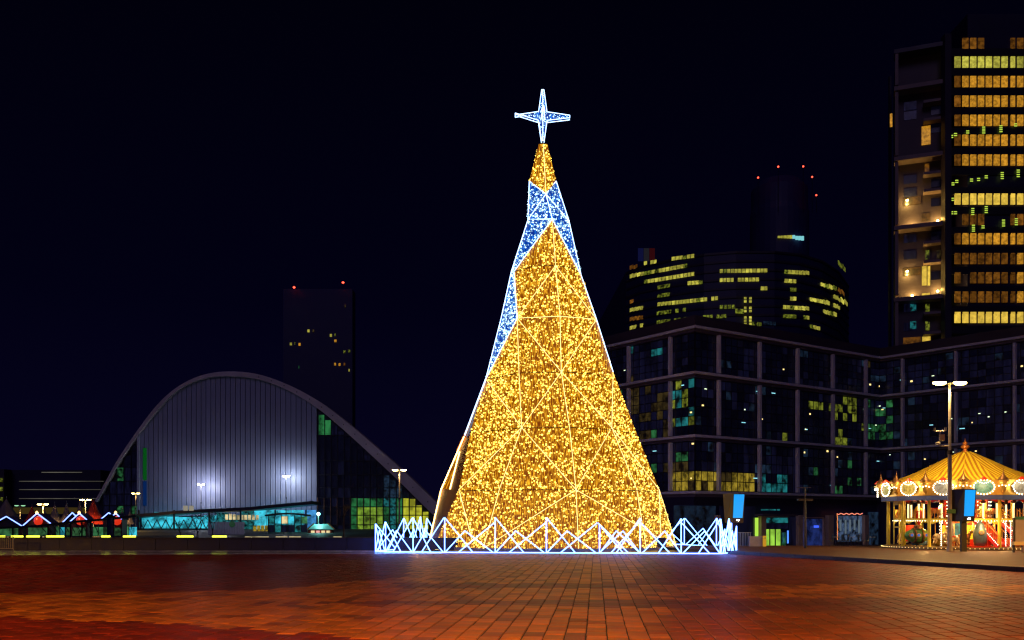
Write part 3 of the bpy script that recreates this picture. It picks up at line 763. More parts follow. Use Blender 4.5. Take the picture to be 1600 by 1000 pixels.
# dark unlit mast in front of the doors
D = 69; X = PX(1258, D); t = thing('dark_mast', 'unlit black lamp mast with a flat crossbar before the glazed block', 'lamp post', (X, D, .18))
MB().tube((X, D, .18), (X, D, PZ(782, D)), .12, 8, .09).build('pole', M['black'], t); MB().box((X, D, PZ(781, D)), (1.1, .3, .16)).build('crossbar', M['black'], t)
MB().tube((X, D, PZ(782, D)), (X, D, PZ(762, D)), .05, 6).build('upper_pole', M['black'], t); MB().box((X-.1, D, PZ(762, D)), (1.0, .3, .05)).build('lamp_arm', M['dark2'], t)

# advertising totems with cyan screens
def totem(x0, x1, xs, y0, y1, D, label, pole_px, z0=.18, skew=3.0):
    t = thing('screen_totem', label, 'advertising display', (PX((x0+x1)/2, D), D, z0))
    zt, zb_ = PZ(y0, D), PZ(y1, D)
    A = Vector((PX(x0, D), D+.9, 0)); B = Vector((PX(xs, D), D, 0)); C = Vector((PX(x1, D), D+.12, 0)); E = Vector((PX(x1, D)-.3, D+1.2, 0))
    b = MB()      # the box leans: its foot is set inwards
    top = [A, B, C, E]; ins = skew*D/F; bot = [A+Vector((ins, 0, 0)), B+Vector((-ins*.8, 0, 0)), C+Vector((-ins, 0, 0)), E+Vector((-ins, 0, 0))]
    k = [(p.x, p.y, zb_) for p in bot]+[(p.x, p.y, zt) for p in top]; b.v = k
    b.f = [(3, 2, 1, 0), (4, 5, 6, 7), (0, 1, 5, 4), (1, 2, 6, 5), (2, 3, 7, 6), (3, 0, 4, 7)]; b.m = [0]*6
    b.build('housing', M['black'], t)
    def onf(u, v, d=.02): # u across the front face, v up
        l = bot[1].lerp(top[1], v); r = bot[2].lerp(top[2], v); p = l.lerp(r, u); return (p.x, p.y-d, zb_+(zt-zb_)*v)
    s = MB(); f4 = [onf(.07, .17), onf(.90, .17), onf(.93, .97), onf(.05, .97)]; bk = [(p[0], p[1]+.015, p[2]) for p in f4]
    s.v = f4+bk; s.f = [(0, 1, 2, 3), (0, 4, 5, 1), (1, 5, 6, 2), (2, 6, 7, 3), (3, 7, 4, 0)]; s.m = [0]*5; s.build('screen', M['cyan'], t)
    c = onf(.5, .09); MB().box(c, (.18, .02, .05)).build('status_light', M['whitelamp'], t)
    pxp = PX(pole_px, D); MB().box((pxp, D+.5, (z0+zb_)/2), (.36, .22, zb_-z0)).build('post', M['black'], t)
    return t
totem(1134, 1165, 1146, 771, 817, 66.0, 'cyan screen display on a post right of the light fence', 1151)
totem(1491, 1527, 1507, 764, 815, 61.8, 'cyan screen display on a post in front of the carousel', 1511)
D = 60.5; t = thing('map_board', 'grey public map board with a green header at the right edge by the carousel', 'information board', (PX(1600, D), D, .18))
MB().box((PX(1601, D), D, PZ(827, D)), (1.25, .14, 1.6)).build('panel', mat('grey map sheet', (.34, .31, .36), .3, noise=.1), t)
MB().box((PX(1601, D), D-.02, PZ(809.5, D)), (1.28, .16, .2)).build('header', mat('green header', (.01, .16, .12), .4), t)
MB().box((PX(1602, D), D-.1, PZ(849, D)), (1.75, .45, .22)).build('bench', mat('pale bench slab', (.6, .5, .3), .5), t)
for px in (1584, 1616): MB().box((PX(px, D), D, (.18+PZ(809, D))/2), (.1, .14, PZ(809, D)-.18)).build('post', M['black'], t)
MB().box((PX(1602, D), D-.1, (.18+PZ(852, D))/2), (.5, .3, PZ(852, D)-.18-.02)).build('bench_foot', M['cream'], t)

# ------------------------------------------------------------------ carousel
CD = 69.5; CX = PX(1508, CD); Z0 = .18
M['cy'] = mat('yellow painted wood', (.82, .66, .05), .4, noise=.12, nscale=2)
M['cdark'] = mat('ochre stripe', (.42, .20, .01), .6)
M['cred'] = mat('bright red paint', (.65, .03, .01), .35)
M['cgold'] = mat('gilded trim', (.75, .42, .08), .3, metal=.6)
M['cblue'] = mat('blue grey valance', (.06, .08, .22), .5)
M['bulbw'] = emit('white fairground bulb', (1, .86, .58), 6)
M['tubew'] = emit('warm light column', (1, .72, .28), 2.6, samp='AUTO')
M['rocket'] = mat('grey blue rocket paint', (.12, .20, .22), .35, metal=.3, noise=.2)
M['subm'] = mat('green submarine paint', (.10, .28, .10), .35, noise=.5, nscale=3)
M['rust2'] = mat('bronze band', (.25, .12, .05), .4, metal=.5)
car = thing('carousel', 'two storey fairground carousel with yellow striped tent roof and bulb lit medallions', 'carousel', (CX, CD, Z0))
CA = -26.0     # the carousel is set out from the side that faces the square
def cp(R, a, z): a = math.radians(a+CA); return Vector((CX+R*math.sin(a), CD-R*math.cos(a), z))
MB().lathe([(5.75, 0.0), (5.8, .02), (5.8, .16), (5.7, .2)], (CX, CD, Z0), 45).build('platform', mat('dark platform edge', (.12, .07, .03), .5), car)
b = MB()
for i in range(120): b.octa(cp(5.83, i*3, Z0+.12), .035)
b.build('edge_bulbs', M['wrope'], car, stuff=True)
MB().lathe([(4.9, 0), (4.95, .14)], (CX, CD, 2.25), 45).build('upper_deck', M['cy'], car)
MB().lathe([(1.5, 0), (1.5, 3.9)], (CX, CD, Z0+.2), 15).build('centre_drum', mat('painted centre drum', (.60, .08, .02), .4, noise=.5, nscale=2), car)
b = MB().lathe([(5.6, 0), (5.6, .04)], (CX, CD, 3.86), 45); b.build('ceiling', M['cred'], car)
for k in range(15):
    a = k*24-1
    p = cp(5.45, a, 0); q = cp(5.45, a, 0)
    c_ = MB().tube((p.x, p.y, Z0+.2), (p.x, p.y, 3.75), .13, 8, .11).build('column', M['cy'], car, smooth=False)
    # stripes of the tent roof: each gore is a run of thin strips parallel to its own middle line
    a0, a1 = a, a+24; prof = [(5.95, 5.05), (4.6, 5.42), (3.3, 5.95), (2.2, 6.5), (1.2, 7.02), (.35, 7.42)]
    am = a+12+CA; ns = 9; halfw = 5.95*math.sin(math.radians(12)); b = MB()
    ux = Vector((math.sin(math.radians(am)), -math.cos(math.radians(am)), 0)); uy = Vector((math.cos(math.radians(am)), math.sin(math.radians(am)), 0))
    cth = math.cos(math.radians(12)); tth = math.tan(math.radians(12))
    def rz(rc):   # roof height over distance along the gore's middle line
        for (r0, z0_), (r1, z1_) in zip(prof, prof[1:]):
            if r1*cth <= rc: t_ = (r0*cth-rc)/((r0-r1)*cth); return z0_+(z1_-z0_)*t_
        return prof[-1][1]
    nst = 8
    for s_ in range(-nst, nst):
        w0, w1 = s_*halfw/nst, (s_+1)*halfw/nst
        r_in = max(abs(w0), abs(w1))/tth; r_lo = min(abs(w0), abs(w1))/tth
        lo_r = max(r_lo, .35*cth); hi_r = 5.95*cth
        stn = [hi_r]+[r0*cth for r0, _ in prof[1:-1] if lo_r < r0*cth < hi_r]
        mm = s_ % 2
        for r0, r1 in zip(stn, stn[1:]+[None]):
            if r1 is None: break
            if r1 < r_in: 
                rr = r_in
                if rr < r0: b.face([Vector((CX, CD, rz(r0)))+ux*r0+uy*w0, Vector((CX, CD, rz(r0)))+ux*r0+uy*w1, Vector((CX, CD, rz(rr)))+ux*rr+uy*w1, Vector((CX, CD, rz(rr)))+ux*rr+uy*w0], mm)
                r0 = min(r0, rr); break
            b.face([Vector((CX, CD, rz(r0)))+ux*r0+uy*w0, Vector((CX, CD, rz(r0)))+ux*r0+uy*w1, Vector((CX, CD, rz(r1)))+ux*r1+uy*w1, Vector((CX, CD, rz(r1)))+ux*r1+uy*w0], mm)
        else: r0 = stn[-1]
        # closing wedge up to the seam
        base = max(min([r for r in stn if r >= r_in] or [hi_r]), r_in)
        top_ = max(r_lo, .3)
        f_w = w0 if abs(w0) < abs(w1) else w1; o_w = w1 if f_w == w0 else w0
        bs = r_in if any(r < r_in for r in stn) else stn[-1]
        tip = max(abs(f_w)/tth, .3)
        if bs > r_in+.001:
            b.face([Vector((CX, CD, rz(bs)))+ux*bs+uy*w0, Vector((CX, CD, rz(bs)))+ux*bs+uy*w1, Vector((CX, CD, rz(r_in)))+ux*r_in+uy*w1, Vector((CX, CD, rz(r_in)))+ux*r_in+uy*w0], mm)
        b.face([Vector((CX, CD, rz(r_in)))+ux*r_in+uy*o_w, Vector((CX, CD, rz(r_in)))+ux*r_in+uy*f_w, Vector((CX, CD, rz(tip)))+ux*tip+uy*f_w], mm)
    b.build('roof_gore', [M['cy'], M['cdark']], car)
    # valance, rounding board, medallion with bulbs, turret
    p0, p1 = cp(5.9, a, 0), cp(5.9, a+24, 0)
    MB().beam((p0.x, p0.y, 3.85), (p1.x, p1.y, 3.85), .1, .32).build('valance', M['cblue'], car)
    MB().beam((p0.x, p0.y, 4.55), (p1.x, p1.y, 4.55), .12, 1.05).build('rounding_board', M['cgold'], car)
    m_ = cp(6.02, a+12, 4.55); tang = uy; md = MB(); n = 20; ring_ = [m_+tang*(.60*math.cos(2*math.pi*i/n))+Vector((0, 0, .44*math.sin(2*math.pi*i/n))) for i in range(n)]
    md.face(ring_[::-1]); md.face([p-ux*.1 for p in ring_])
    for i in range(n): md.face([ring_[i], ring_[(i+1) % n], ring_[(i+1) % n]-ux*.1, ring_[i]-ux*.1])
    med = md.build('medallion', mat('painted medallion', random.choice([(.10, .25, .22), (.22, .22, .06), (.35, .28, .08), (.2, .2, .22)]), .3, noise=.5, nscale=6), car)
    bl = MB()
    for i in range(n): bl.octa(m_+ux*.08+tang*(.66*math.cos(2*math.pi*i/n))+Vector((0, 0, .50*math.sin(2*math.pi*i/n))), .058)
    for i in range(-2, 3): bl.octa(m_+ux*.1+tang*(.13*i)+Vector((0, 0, .26+.03*abs(i))), .04)
    bl.build('medallion_bulb', M['bulbw'], med, stuff=True)
    MB().lathe([(.02, .22), (.12, .16), (.25, .04), (.3, 0), (.1, -.04)], tuple(m_+ux*.05+Vector((0, 0, .52))), 8, sx=1, sy=.4).build('crest', M['cred'], med)
    tp = cp(6.0, a, 4.9)
    tr = MB().lathe([(.02, -.75), (.16, -.6), (.2, -.35), (.33, -.1), (.36, .12), (.3, .14)], tuple(tp), 10).build('turret', M['cgold'], car, smooth=True)
    MB().lathe([(.38, .14), (.33, .22), (.16, .38), (.09, .52), (.03, .7), (.01, .95)], tuple(tp), 10).build('turret_roof', M['rust2'], tr, smooth=True)
    b = MB()
    for i in range(5): b.octa(cp(6.35, a-4+2*i, 4.62+.05*(i % 2)), .055)
    b.build('board_bulb', M['bulbw'], tr, stuff=True)
MB().lathe([(.32, -.05), (.20, .03), (.15, .15), (.16, .22), (.29, .30), (.32, .40), (.22, .5), (.09, .56), (.19, .62), (.17, .69), (.07, .77), (.03, .9), (.01, 1.02)], (CX, CD, 7.38), 16).build('finial', [mat('red gold finial', (.5, .18, .05), .3, metal=.5)], car, smooth=True)
# upper railing, light columns
for k in range(30):
    if k % 2 == 0: MB().tube(cp(4.85, k*12, 2.4), cp(4.85, k*12+12, 3.05), .02, 5).build('railing_brace', M['cgold'], car)
b = MB()
for k in range(120): b.tube(cp(4.85, k*3, 2.39), cp(4.85, k*3, 3.1), .014, 4)
b.build('railing', M['cgold'], car, stuff=True)
for a in (-44, -38, -20, 15, 27, 44, 60, 100, 140, 200, 240, 300):
    MB().tube(cp(4.4, a, 2.42), cp(4.4, a, 3.45), .06, 8).build('light_column', M['tubew'], car)
    MB().lathe([(.1, 0), (.2, .08), (.12, .2), (.16, .3), (.05, .38)], tuple(cp(4.4, a, 3.46)), 8).build('column_cap', M['black'], car)
b = MB()
for k in range(150): b.octa(cp(5.0, k*2.4, 2.22), .035)
for aa in (-17, 29, 33):
    for i in range(14): b.octa(cp(5.2, aa, .5+i*.13), .045)
b.build('deck_bulbs', M['bulbw'], car, stuff=True)
# staircases
M['redl2'] = emit('red glowing step', (1, .10, .02), .9, base=(.5, .02, .01), vary=.5)  # red glow put into every other step to brighten the stairs
for aa in (19, 41):
    c0 = cp(5.35, aa+7, .42); c1 = cp(3.9, aa-6, 2.25); rd = (c1-c0); flat = Vector((rd.x, rd.y, 0)).normalized(); sd = Vector((-flat.y, flat.x, 0)); ang = math.atan2(sd.y, sd.x); hw = .52
    st = MB().beam(c0+sd*hw, c1+sd*hw, .06, .30).build('staircase', M['cred'], car)
    MB().beam(c0-sd*hw, c1-sd*hw, .06, .30).build('stringer', M['cred'], st)
    for i in range(10):
        c = c0.lerp(c1, (i+.5)/10); MB().box((c.x, c.y, c.z), (2*hw-.08, .2, .17), ang).build('step', M['redl2' if i % 2 else 'cred'], st)
    for sg in (-1, 1):
        MB().beam(c0+sd*hw*sg+Vector((0, 0, .8)), c1+sd*hw*sg+Vector((0, 0, .8)), .04, .05).build('handrail', M['cgold'], st)
        b = MB()
        for i in range(11): q0 = c0.lerp(c1, i/10)+sd*hw*sg; b.tube(q0, q0+Vector((0, 0, .8)), .014, 4)
        b.build('balusters', M['cgold'], st, stuff=True); b = MB()
        for i in range(20): b.octa(c0.lerp(c1, i/19)+sd*(hw+.06)*sg+Vector((0, 0, .16)), .035)
        b.build('stair_bulbs', M['bulbw'], st, stuff=True)
# rides
p = cp(4.9, 11, .5); rk_ = MB().lathe([(.1, -.05), (.34, .0), (.42, .25), (.45, .7), (.40, 1.1), (.27, 1.38), (.30, 1.43), (.12, 1.62), (.02, 1.85)], tuple(p), 14).build('rocket_ride', M['rocket'], car, smooth=True)
fw = Vector((math.sin(math.radians(CA+11)), -math.cos(math.radians(CA+11)), 0)); up_ = Vector((0, 0, .92))
MB().tube(p+fw*.36+up_, p+fw*.50+up_, .17, 14).build('porthole', M['cgold'], rk_); MB().tube(p+fw*.49+up_, p+fw*.52+up_, .12, 12).build('porthole_glass', emit('amber porthole', (.9, .5, .15), .6), rk_)
for sg in (-1, 1): MB().prism([(p.x+sg*.5, p.y-.05), (p.x+sg*.72, p.y-.05), (p.x+sg*.72, p.y+.03), (p.x+sg*.5, p.y+.03)], .45, .95).build('fin', M['cred'], rk_)
MB().box((p.x, p.y-.1, .42), (1.7, 1.0, .12)).build('ride_base', M['cred'], car)
p = cp(4.75, -41, 1.05); sb = MB()
nn_ = 12
pr = [(-.95, .05), (-.8, .3), (-.45, .48), (0, .55), (.45, .48), (.8, .3), (.95, .08)]
k0 = 0
for x, r in pr:
    for i in range(nn_): t_ = 2*math.pi*i/nn_; sb.v.append((p.x+x, p.y+r*.8*math.cos(t_), p.z+.1+r*math.sin(t_)))
for a in range(len(pr)-1):
    for i in range(nn_): j = (i+1) % nn_; sb.f.append((a*nn_+i, a*nn_+j, (a+1)*nn_+j, (a+1)*nn_+i)); sb.m.append(0)
sub = sb.build('submarine_ride', M['subm'], car, smooth=True)
for dx in (-.62, -.12, .45):
    MB().tube(p+Vector((dx, -.30 if abs(dx) > .5 else -.4, .14)), p+Vector((dx, -.50, .14)), .16, 12).build('porthole', M['cgold'], sub)
    MB().tube(p+Vector((dx, -.49, .14)), p+Vector((dx, -.515, .14)), .11, 12).build('porthole_glass', emit('blue porthole', (.05, .2, .6), .6), sub)
for dx in (-.35, .2): MB().tube(p+Vector((dx, 0, .1)), p+Vector((dx+.09, 0, .1)), .58, 16).build('hull_band', M['rust2'], sub)
MB().lathe([(.3, 0), (.28, .18), (.2, .28)], (p.x, p.y, p.z+.6), 12).build('turret', M['rust2'], sub); MB().lathe([(.12, 0), (.5, .06), (.1, .1)], (p.x, p.y, .55), 10).build('stand', M['black'], sub)
MB().tube((p.x, p.y, .4), (p.x, p.y, .75), .1, 8).build('stand_post', M['black'], sub)
def horse(R, a, z, m, face=1):
    c = cp(R, a, z); h = MB()
    # body, neck, head and legs swept along joined sections so that the figure reads as one
    def sweep(pts):
        for (p0, r0), (p1, r1) in zip(pts, pts[1:]): h.tube(c+Vector((face*p0[0], 0, p0[1])), c+Vector((face*p1[0], 0, p1[1])), r0, 8, r1)
    sweep([((-.42, .05), .12), ((-.32, .04), .2), ((0, 0), .19), ((.25, .03), .2), ((.38, .12), .15)])
    sweep([((.28, .08), .16), ((.45, .32), .10), ((.5, .45), .09)]); sweep([((.46, .46), .09), ((.6, .40), .08), ((.72, .30), .05)])
    for x, fx in ((-.35, -.15), (-.3, .1), (.3, .25), (.34, -.05)): sweep([((x, -.08), .08), ((x+fx*.6, -.3), .05), ((x+fx*.4-.1, -.52), .035)])
    o = h.build('horse_ride', m, car, smooth=True)
    t_ = MB(); t_.tube(c+Vector((-face*.42, 0, .1)), c+Vector((-face*.6, 0, -.2)), .07, 6, .02); t_.build('tail', M['rust2'], o)
    MB().box(tuple(c+Vector((0, 0, .18))), (.3, .42, .07)).build('saddle', M['cred'], o)
    MB().tube((c.x, c.y, .4), (c.x, c.y, 2.25), .025, 6).build('pole', M['cgold'], o)
    b = MB().octa(c+Vector((face*.47, -.05, .57)), .05).octa(c+Vector((face*.47, .05, .57)), .05); b.build('ears', m, o)
M['horse'] = mat('cream horse paint', (.75, .6, .35), .35, noise=.1)
horse(4.7, -20, 1.1, M['horse'], 1); horse(4.9, -9, .95, M['horse'], -1); horse(4.5, -1, 1.05, mat('brown horse paint', (.3, .12, .04), .35), 1)
for k in range(15):     # red swags and painted arches hung between the inner posts
    a = k*24-1
    for z_, mk in ((3.5, 'cred'), (1.95, 'cy')):
        n_s = 8; b = MB()
        for i in range(n_s):
            t0, t1 = i/n_s, (i+1)/n_s; h0, h1 = .34*math.sin(math.pi*t0), .34*math.sin(math.pi*t1)
            A_, B_ = cp(4.95, a+24*t0, z_+.28), cp(4.95, a+24*t1, z_+.28)
            A2, B2 = cp(4.95, a+24*t0, z_+.12-(.34-h0)*.8+.2), cp(4.95, a+24*t1, z_+.12-(.34-h1)*.8+.2)
            b.face([A_, B_, B2, A2]); b.face([p-ux*0+Vector((0, .03, 0)) for p in (A2, B2, B_, A_)])
        b.build('swag' if mk == 'cred' else 'arch_board', M[mk], car)
for k in range(10):
    a = k*36+10; p = cp(1.62, a, 0); 
    MB().box((p.x, p.y, 3.05), (.62, .08, 1.1), math.radians(a+CA)).build('painted_panel', M[('cred', 'cy', 'cy', 'cgold')[k % 4]] if k % 4 != 2 else mat('blue painted panel', (.05, .12, .45), .4, noise=.4), car)
    MB().box((p.x, p.y, 1.25), (.62, .08, 1.3), math.radians(a+CA)).build('painted_panel', M[('cy', 'cred')[k % 2]], car)
    q = cp(1.75, a+18, 0); b = MB()
    for i in range(13): b.octa((q.x, q.y, .5+.26*i), .045)
    b.build('panel_bulbs', M['bulbw'], car, stuff=True)
for aa, R0, z_ in ((-33, 3.6, 2.95), (-12, 3.4, 2.9), (8, 3.6, 2.95), (33, 3.4, 2.9)): horse(R0, aa, z_, mat('dapple horse paint', (.5, .35, .2), .35), 1)
for aa, col in ((-70, (.1, .25, .6)), (68, (.6, .1, .05)), (-27, (.7, .45, .05)), (20, (.65, .05, .02))):
    p = cp(3.3, aa, .4); g_ = MB().lathe([(.5, 0), (.62, .25), (.6, .5), (.66, .55), (.5, .5), (.3, .45)], tuple(p), 14).build('tub_ride', mat('painted tub', col, .35), car, smooth=True)
horse(4.6, 78, 1.1, M['horse'], 1); horse(4.6, 130, 1.1, M['horse'], 1); horse(4.6, 250, 1.0, M['horse'], 1)
# painted back scenery, door panel, hot air balloon gondola
p = cp(4.3, -60, 1.3); MB().box(tuple(p), (.9, .5, 1.2)).build('ticket_booth', M['cred'], car)
MB().box((p.x, p.y-.27, 1.1), (.5, .04, .55)).build('booth_door', M['cy'], car)
p = cp(4.3, -46, 2.55); k = MB().lathe([(.02, -.95), (.2, -.55), (.36, 0), (.34, .4), (.2, .7), (.02, .8)], tuple(p), 12, sy=.5).build('lattice_wing', M['cy'], car, smooth=True)
MB().lathe([(.02, -.7), (.18, -.4), (.27, 0), (.24, .35), (.02, .6)], (p.x, p.y-.1, p.z), 10, sy=.5).build('wing_lattice', M['cred'], k, smooth=True)
p = cp(1.6, -8, 1.4); MB().box(tuple(p), (1.5, .1, 1.3)).build('scene_panel', emit('turquoise scene light', (.05, .7, .5), .5, nscale=2, lo=.3), car)
for a in (-68, -58, -50):
    for z0_, z1_ in ((.45, 3.6),): MB().tube(cp(5.2, a, z0_), cp(5.2, a, z1_), .05, 5).build('window_post', M['cy'], car)
MB().beam(cp(5.2, -68, 1.75), cp(5.2, -50, 1.75), .06, .1).build('window_rail', M['cy'], car); MB().beam(cp(5.2, -68, 3.55), cp(5.2, -50, 3.55), .06, .3).build('window_rail', M['cy'], car)
for a, z in ((-30, 3.3), (20, 3.3), (70, 3.3), (0, 1.9), (45, 1.9), (-50, 1.9), (180, 3.2)): put_light(car, tuple(cp(3.4, a, z)), 230, (1, .60, .20), .12)
for a in range(-84, 96, 24): put_light(car, tuple(cp(6.9, a, 4.75)), 60, (1, .78, .4), .3)
put_light(car, tuple(cp(5.8, 12, 1.9)), 120, (1, .5, .2), .3)

# ------------------------------------------------------------------ the vaulted exhibition hall on the left
ND = 290.0
Oc = [(148,783),(165,752),(185,716),(215,672),(245,633),(275,606),(310,588),(350,580.5),(400,584),(450,601),(500,628),(545,662),(590,700),(635,740),(690,793),(720,822)]
Ic = [(150.8,784.5),(168,754.5),(188.2,719),(218.2,675.5),(248.3,638),(277,610),(312,593),(350,588.5),(398,594),(446,613),(493,643),(533,678),(575,718),(615,757),(668,810),(684,826)]
Ic = [p if i < 7 else tuple(p[k]+(min(1, (i-6)/3)*.36)*((Oc[i][k]+Oc[min(i+1, len(Oc)-1)][k]*0)-p[k]) for k in (0, 1)) for i, p in enumerate(Ic)]
def smooth(pts, n=5):
    out = []
    for i in range(len(pts)-1):
        p0, p1, p2, p3 = pts[max(i-1, 0)], pts[i], pts[i+1], pts[min(i+2, len(pts)-1)]
        for k in range(n):
            t = k/n; out.append(tuple(.5*((2*p1[a])+(-p0[a]+p2[a])*t+(2*p0[a]-5*p1[a]+4*p2[a]-p3[a])*t*t+(-p0[a]+3*p1[a]-3*p2[a]+p3[a])*t**3) for a in (0, 1)))
    return out+[pts[-1]]
Oc, Ic = smooth(Oc), smooth(Ic)
hall = thing('vaulted_hall', 'huge arched exhibition hall with pale vertical panels and a thick concrete vault rib', 'building', (PX(400, ND), ND, LOW))
for sg in range(0, len(Oc)-1, 5):       # rib cast in sections
    b = MB()
    for i in range(sg, min(sg+5, len(Oc)-1)):
        f_ = [W(*Oc[i], 288.9), W(*Oc[i+1], 288.9), W(*Ic[i+1], 288.9), W(*Ic[i], 288.9)]; k = len(b.v)
        b.v += f_+[(x, 298, z) for x, y, z in f_]
        for q_ in ((0, 3, 2, 1), (4, 5, 6, 7), (0, 1, 5, 4), (2, 3, 7, 6)): b.f.append(tuple(k+a_ for a_ in q_)); b.m.append(0)
    b.build('vault_rib', M['rib'], hall)
b = MB()          # bolt holes along the rib face
for i in range(40, len(Oc)-1, 2):
    for t_ in (.5,):
        x = (Oc[i][0]*(1-t_)+Oc[i+1][0]*t_+Ic[i][0]*(1-t_)+Ic[i+1][0]*t_)/2; y = (Oc[i][1]*(1-t_)+Oc[i+1][1]*t_+Ic[i][1]*(1-t_)+Ic[i+1][1]*t_)/2
        p = W(x, y, 288.85); b.box(p, (.28, .1, .28))
b.build('bolt_hole', M['black'], hall, stuff=True)
itop = lambda px: lerp_tab(px, Ic)
xs = [218+ (495-218)*((i/36)*.94+(i/36)**2*.06) for i in range(37)]
gp_ = .17
for x0, x1 in zip(xs, xs[1:]):
    z0_ = PZ(806, ND); b = MB(); X0, X1 = PX(x0, ND)+gp_/2, PX(x1, ND)-gp_/2; za, zc = PZ(itop(x0), ND), PZ(itop(x1), ND)
    f_ = [(X0, ND, z0_), (X1, ND, z0_), (X1, ND, zc), (X0, ND, za)]; b.v = f_+[(x, ND+.5, z) for x, y, z in f_]
    b.f = [(0, 1, 2, 3), (0, 4, 5, 1), (1, 5, 6, 2), (2, 6, 7, 3), (3, 7, 4, 0)]; b.m = [0]*5
    b.build('wall_panel', M['cnit'], hall)
# dark backing wall
b = MB(); pts = [W(x, y, ND+.8) for x, y in Ic]; pts = pts+[(PX(684, ND), ND+.8, LOW), (PX(149, ND), ND+.8, LOW)]
b.face(pts); b.build('backing_wall', M['dark'], hall)
fg = W(222, 0, ND); MB().box((PX(217, ND), ND-.4, (PZ(672, ND)+PZ(806, ND))/2), (.7, .5, PZ(674, ND)-PZ(806, ND))).build('end_mullion', M['frame'], hall)
MB().box((PX(226.5, ND), ND-.1, (PZ(705, ND)+PZ(745, ND))/2), (1.1, .12, PZ(700, ND)-PZ(750, ND))).build('green_banner', emit('green banner light', (.0, .30, .02), .22), hall)
MB().box((PX(226.5, ND), ND-.1, (PZ(752, ND)+PZ(790, ND))/2), (1.1, .12, PZ(752, ND)-PZ(790, ND))).build('blue_banner', emit('blue banner light', (.0, .06, .35), .22), hall)
# curtain walling either side: panes and mullions
hp = MB().box((0, 0, 0), (1, .1, 1)).mesh('window_pane', M['glass']); mu_ = MB()
M['hgreen'] = emit('green lit hall glass', (.05, .42, .12), .42, nscale=.28, lo=.12)
M['hlime'] = emit('lime lit hall glass', (.35, .62, .05), .6, nscale=.3, lo=.12)
M['hyellow'] = emit('yellow lit hall glass', (.80, .80, .04), .75, nscale=.2, lo=.3)
def hall_glass(x0, x1, n, ys):
    for i in range(n):
        a, b = x0+(x1-x0)*i/n, x0+(x1-x0)*(i+1)/n; m_ = (a+b)/2
        top = max(itop(a), itop(b))
        for ya, yb in zip(ys, ys[1:]):
            if yb <= top+4: continue
            y0_ = max(ya, top+1); c = (y0_+yb)/2; r = R_(); k = 'glass' if r < .75 else 'glassb'
            if 497 < m_ < 548 and c < 690: k = 'hgreen' if c < 690 and m_ < 522 else 'glassb'
            if 548 < m_ < 643 and c > 775: k = 'hgreen' if (m_ < 600 or m_ > 620) else 'teal'
            if 560 < m_ < 612 and c > 792: k = 'hlime' if hsh(int(m_/20), 3) < .6 else 'hgreen'
            if m_ > 628 and c > 782: k = 'hyellow'
            if 595 < m_ < 628 and c > 740 and k[:5] == 'glass' : k = 'steelt'
            if x1 < 220 and c > 740: k = 'green' if r < .14 else 'glassb'
            inst(hp, 'window_pane', hall, (PX(m_, ND), ND+.2, PZ(c, ND)), 0, (PX(b, ND)-PX(a, ND)-.35, 1, (yb-y0_)*ND/F-.3), M[k])
        mu_.box((PX(a, ND), ND-.1, (PZ(top+1, ND)+LOW)/2), (.14, .3, PZ(top+1, ND)-LOW))
        if n > 10 and i % 1 == 0: mu_.box((PX(a, ND)-.1, ND-.35, PZ(800, ND)), (.10, .1, 9), 0, 1)
    for y in ys[1:-1]:
        xa = x0
        while itop(xa) > y and xa < x1: xa += 1
        xb = x1
        while itop(xb) > y and xb > x0: xb -= 1
        if xb > xa+2: mu_.box((PX((xa+xb)/2, ND), ND-.05, PZ(y, ND)), (PX(xb, ND)-PX(xa, ND), .2, .22))
hall_glass(497, 670, 17, [640, 680, 720, 742, 762, 778, 792, 805, 820, 828])
hall_glass(160, 216, 5, [680, 705, 730, 752, 772, 790, 806, 826])
mu_.build('mullions', [M['mull'], mat('orange lit fin', (.40, .18, .08), .5)], hall, stuff=True)
# floodlit ground floor of the hall: canopy, trusses, glowing shop windows
M['cyl'] = emit('cyan lit hall front', (.05, .60, .78), 1.15, nscale=.35, lo=.18, samp='AUTO')
M['cyb'] = emit('blue lit hall front', (.08, .42, .95), .95, nscale=.3, lo=.25)
M['grl'] = emit('green lit hall front', (.12, .55, .20), .5, nscale=.3, lo=.1)
M['wml'] = emit('warm lit hall front', (1, .8, .4), .9, nscale=.35, lo=.25)
def hbox(name, m, x0, x1, y0, y1, D, th=1.0, parent=hall):
    return MB().box((PX((x0+x1)/2, D), D, (PZ(y0, D)+PZ(y1, D))/2), (PX(x1, D)-PX(x0, D), th, PZ(y0, D)-PZ(y1, D))).build(name, m, parent)
for i in range(14):
    x = 222+i*19.5; k = 'cyl' if i < 6 or i > 8 else 'teal'
    if i > 9: k = random.choice(['cyb', 'cyl'])
    hbox('shop_window', M[k], x, x+18.3, 800+8*R_() if i < 8 else 797, 836, 284+.1*i, .4)
for i in range(9): hbox('display_glow', M['wml'], 352+i*6, 356+i*6, 803+3*R_(), 812, 282, .3)
for i in range(4): hbox('display_glow', M['yellow'], 396+i*6, 400.5+i*6, 821, 834, 240, .5)
cpz = [(196, 808), (250, 804), (310, 799), (360, 797), (400, 795), (440, 791), (494, 786)]
for (x0, y0), (x1, y1) in zip(cpz, cpz[1:]):
    MB().beam(W(x0, y0, 276), W(x1, y1, 276), 14, .9).build('canopy', M['dark2'], hall)
for x in (217, 272, 327, 376, 430, 478): hbox('canopy_column', M['mull'], x-1, x+1, 797, 837, 270, .6)
b = MB()
for x in range(217, 327, 14):
    b.tube(W(x, 812, 269), W(x+7, 826, 269), .14, 4).tube(W(x+7, 826, 269), W(x+14, 812, 269), .14, 4)
b.tube(W(217, 826.5, 269), W(330, 826.5, 269), .25, 4).build('truss', M['mull'], hall)
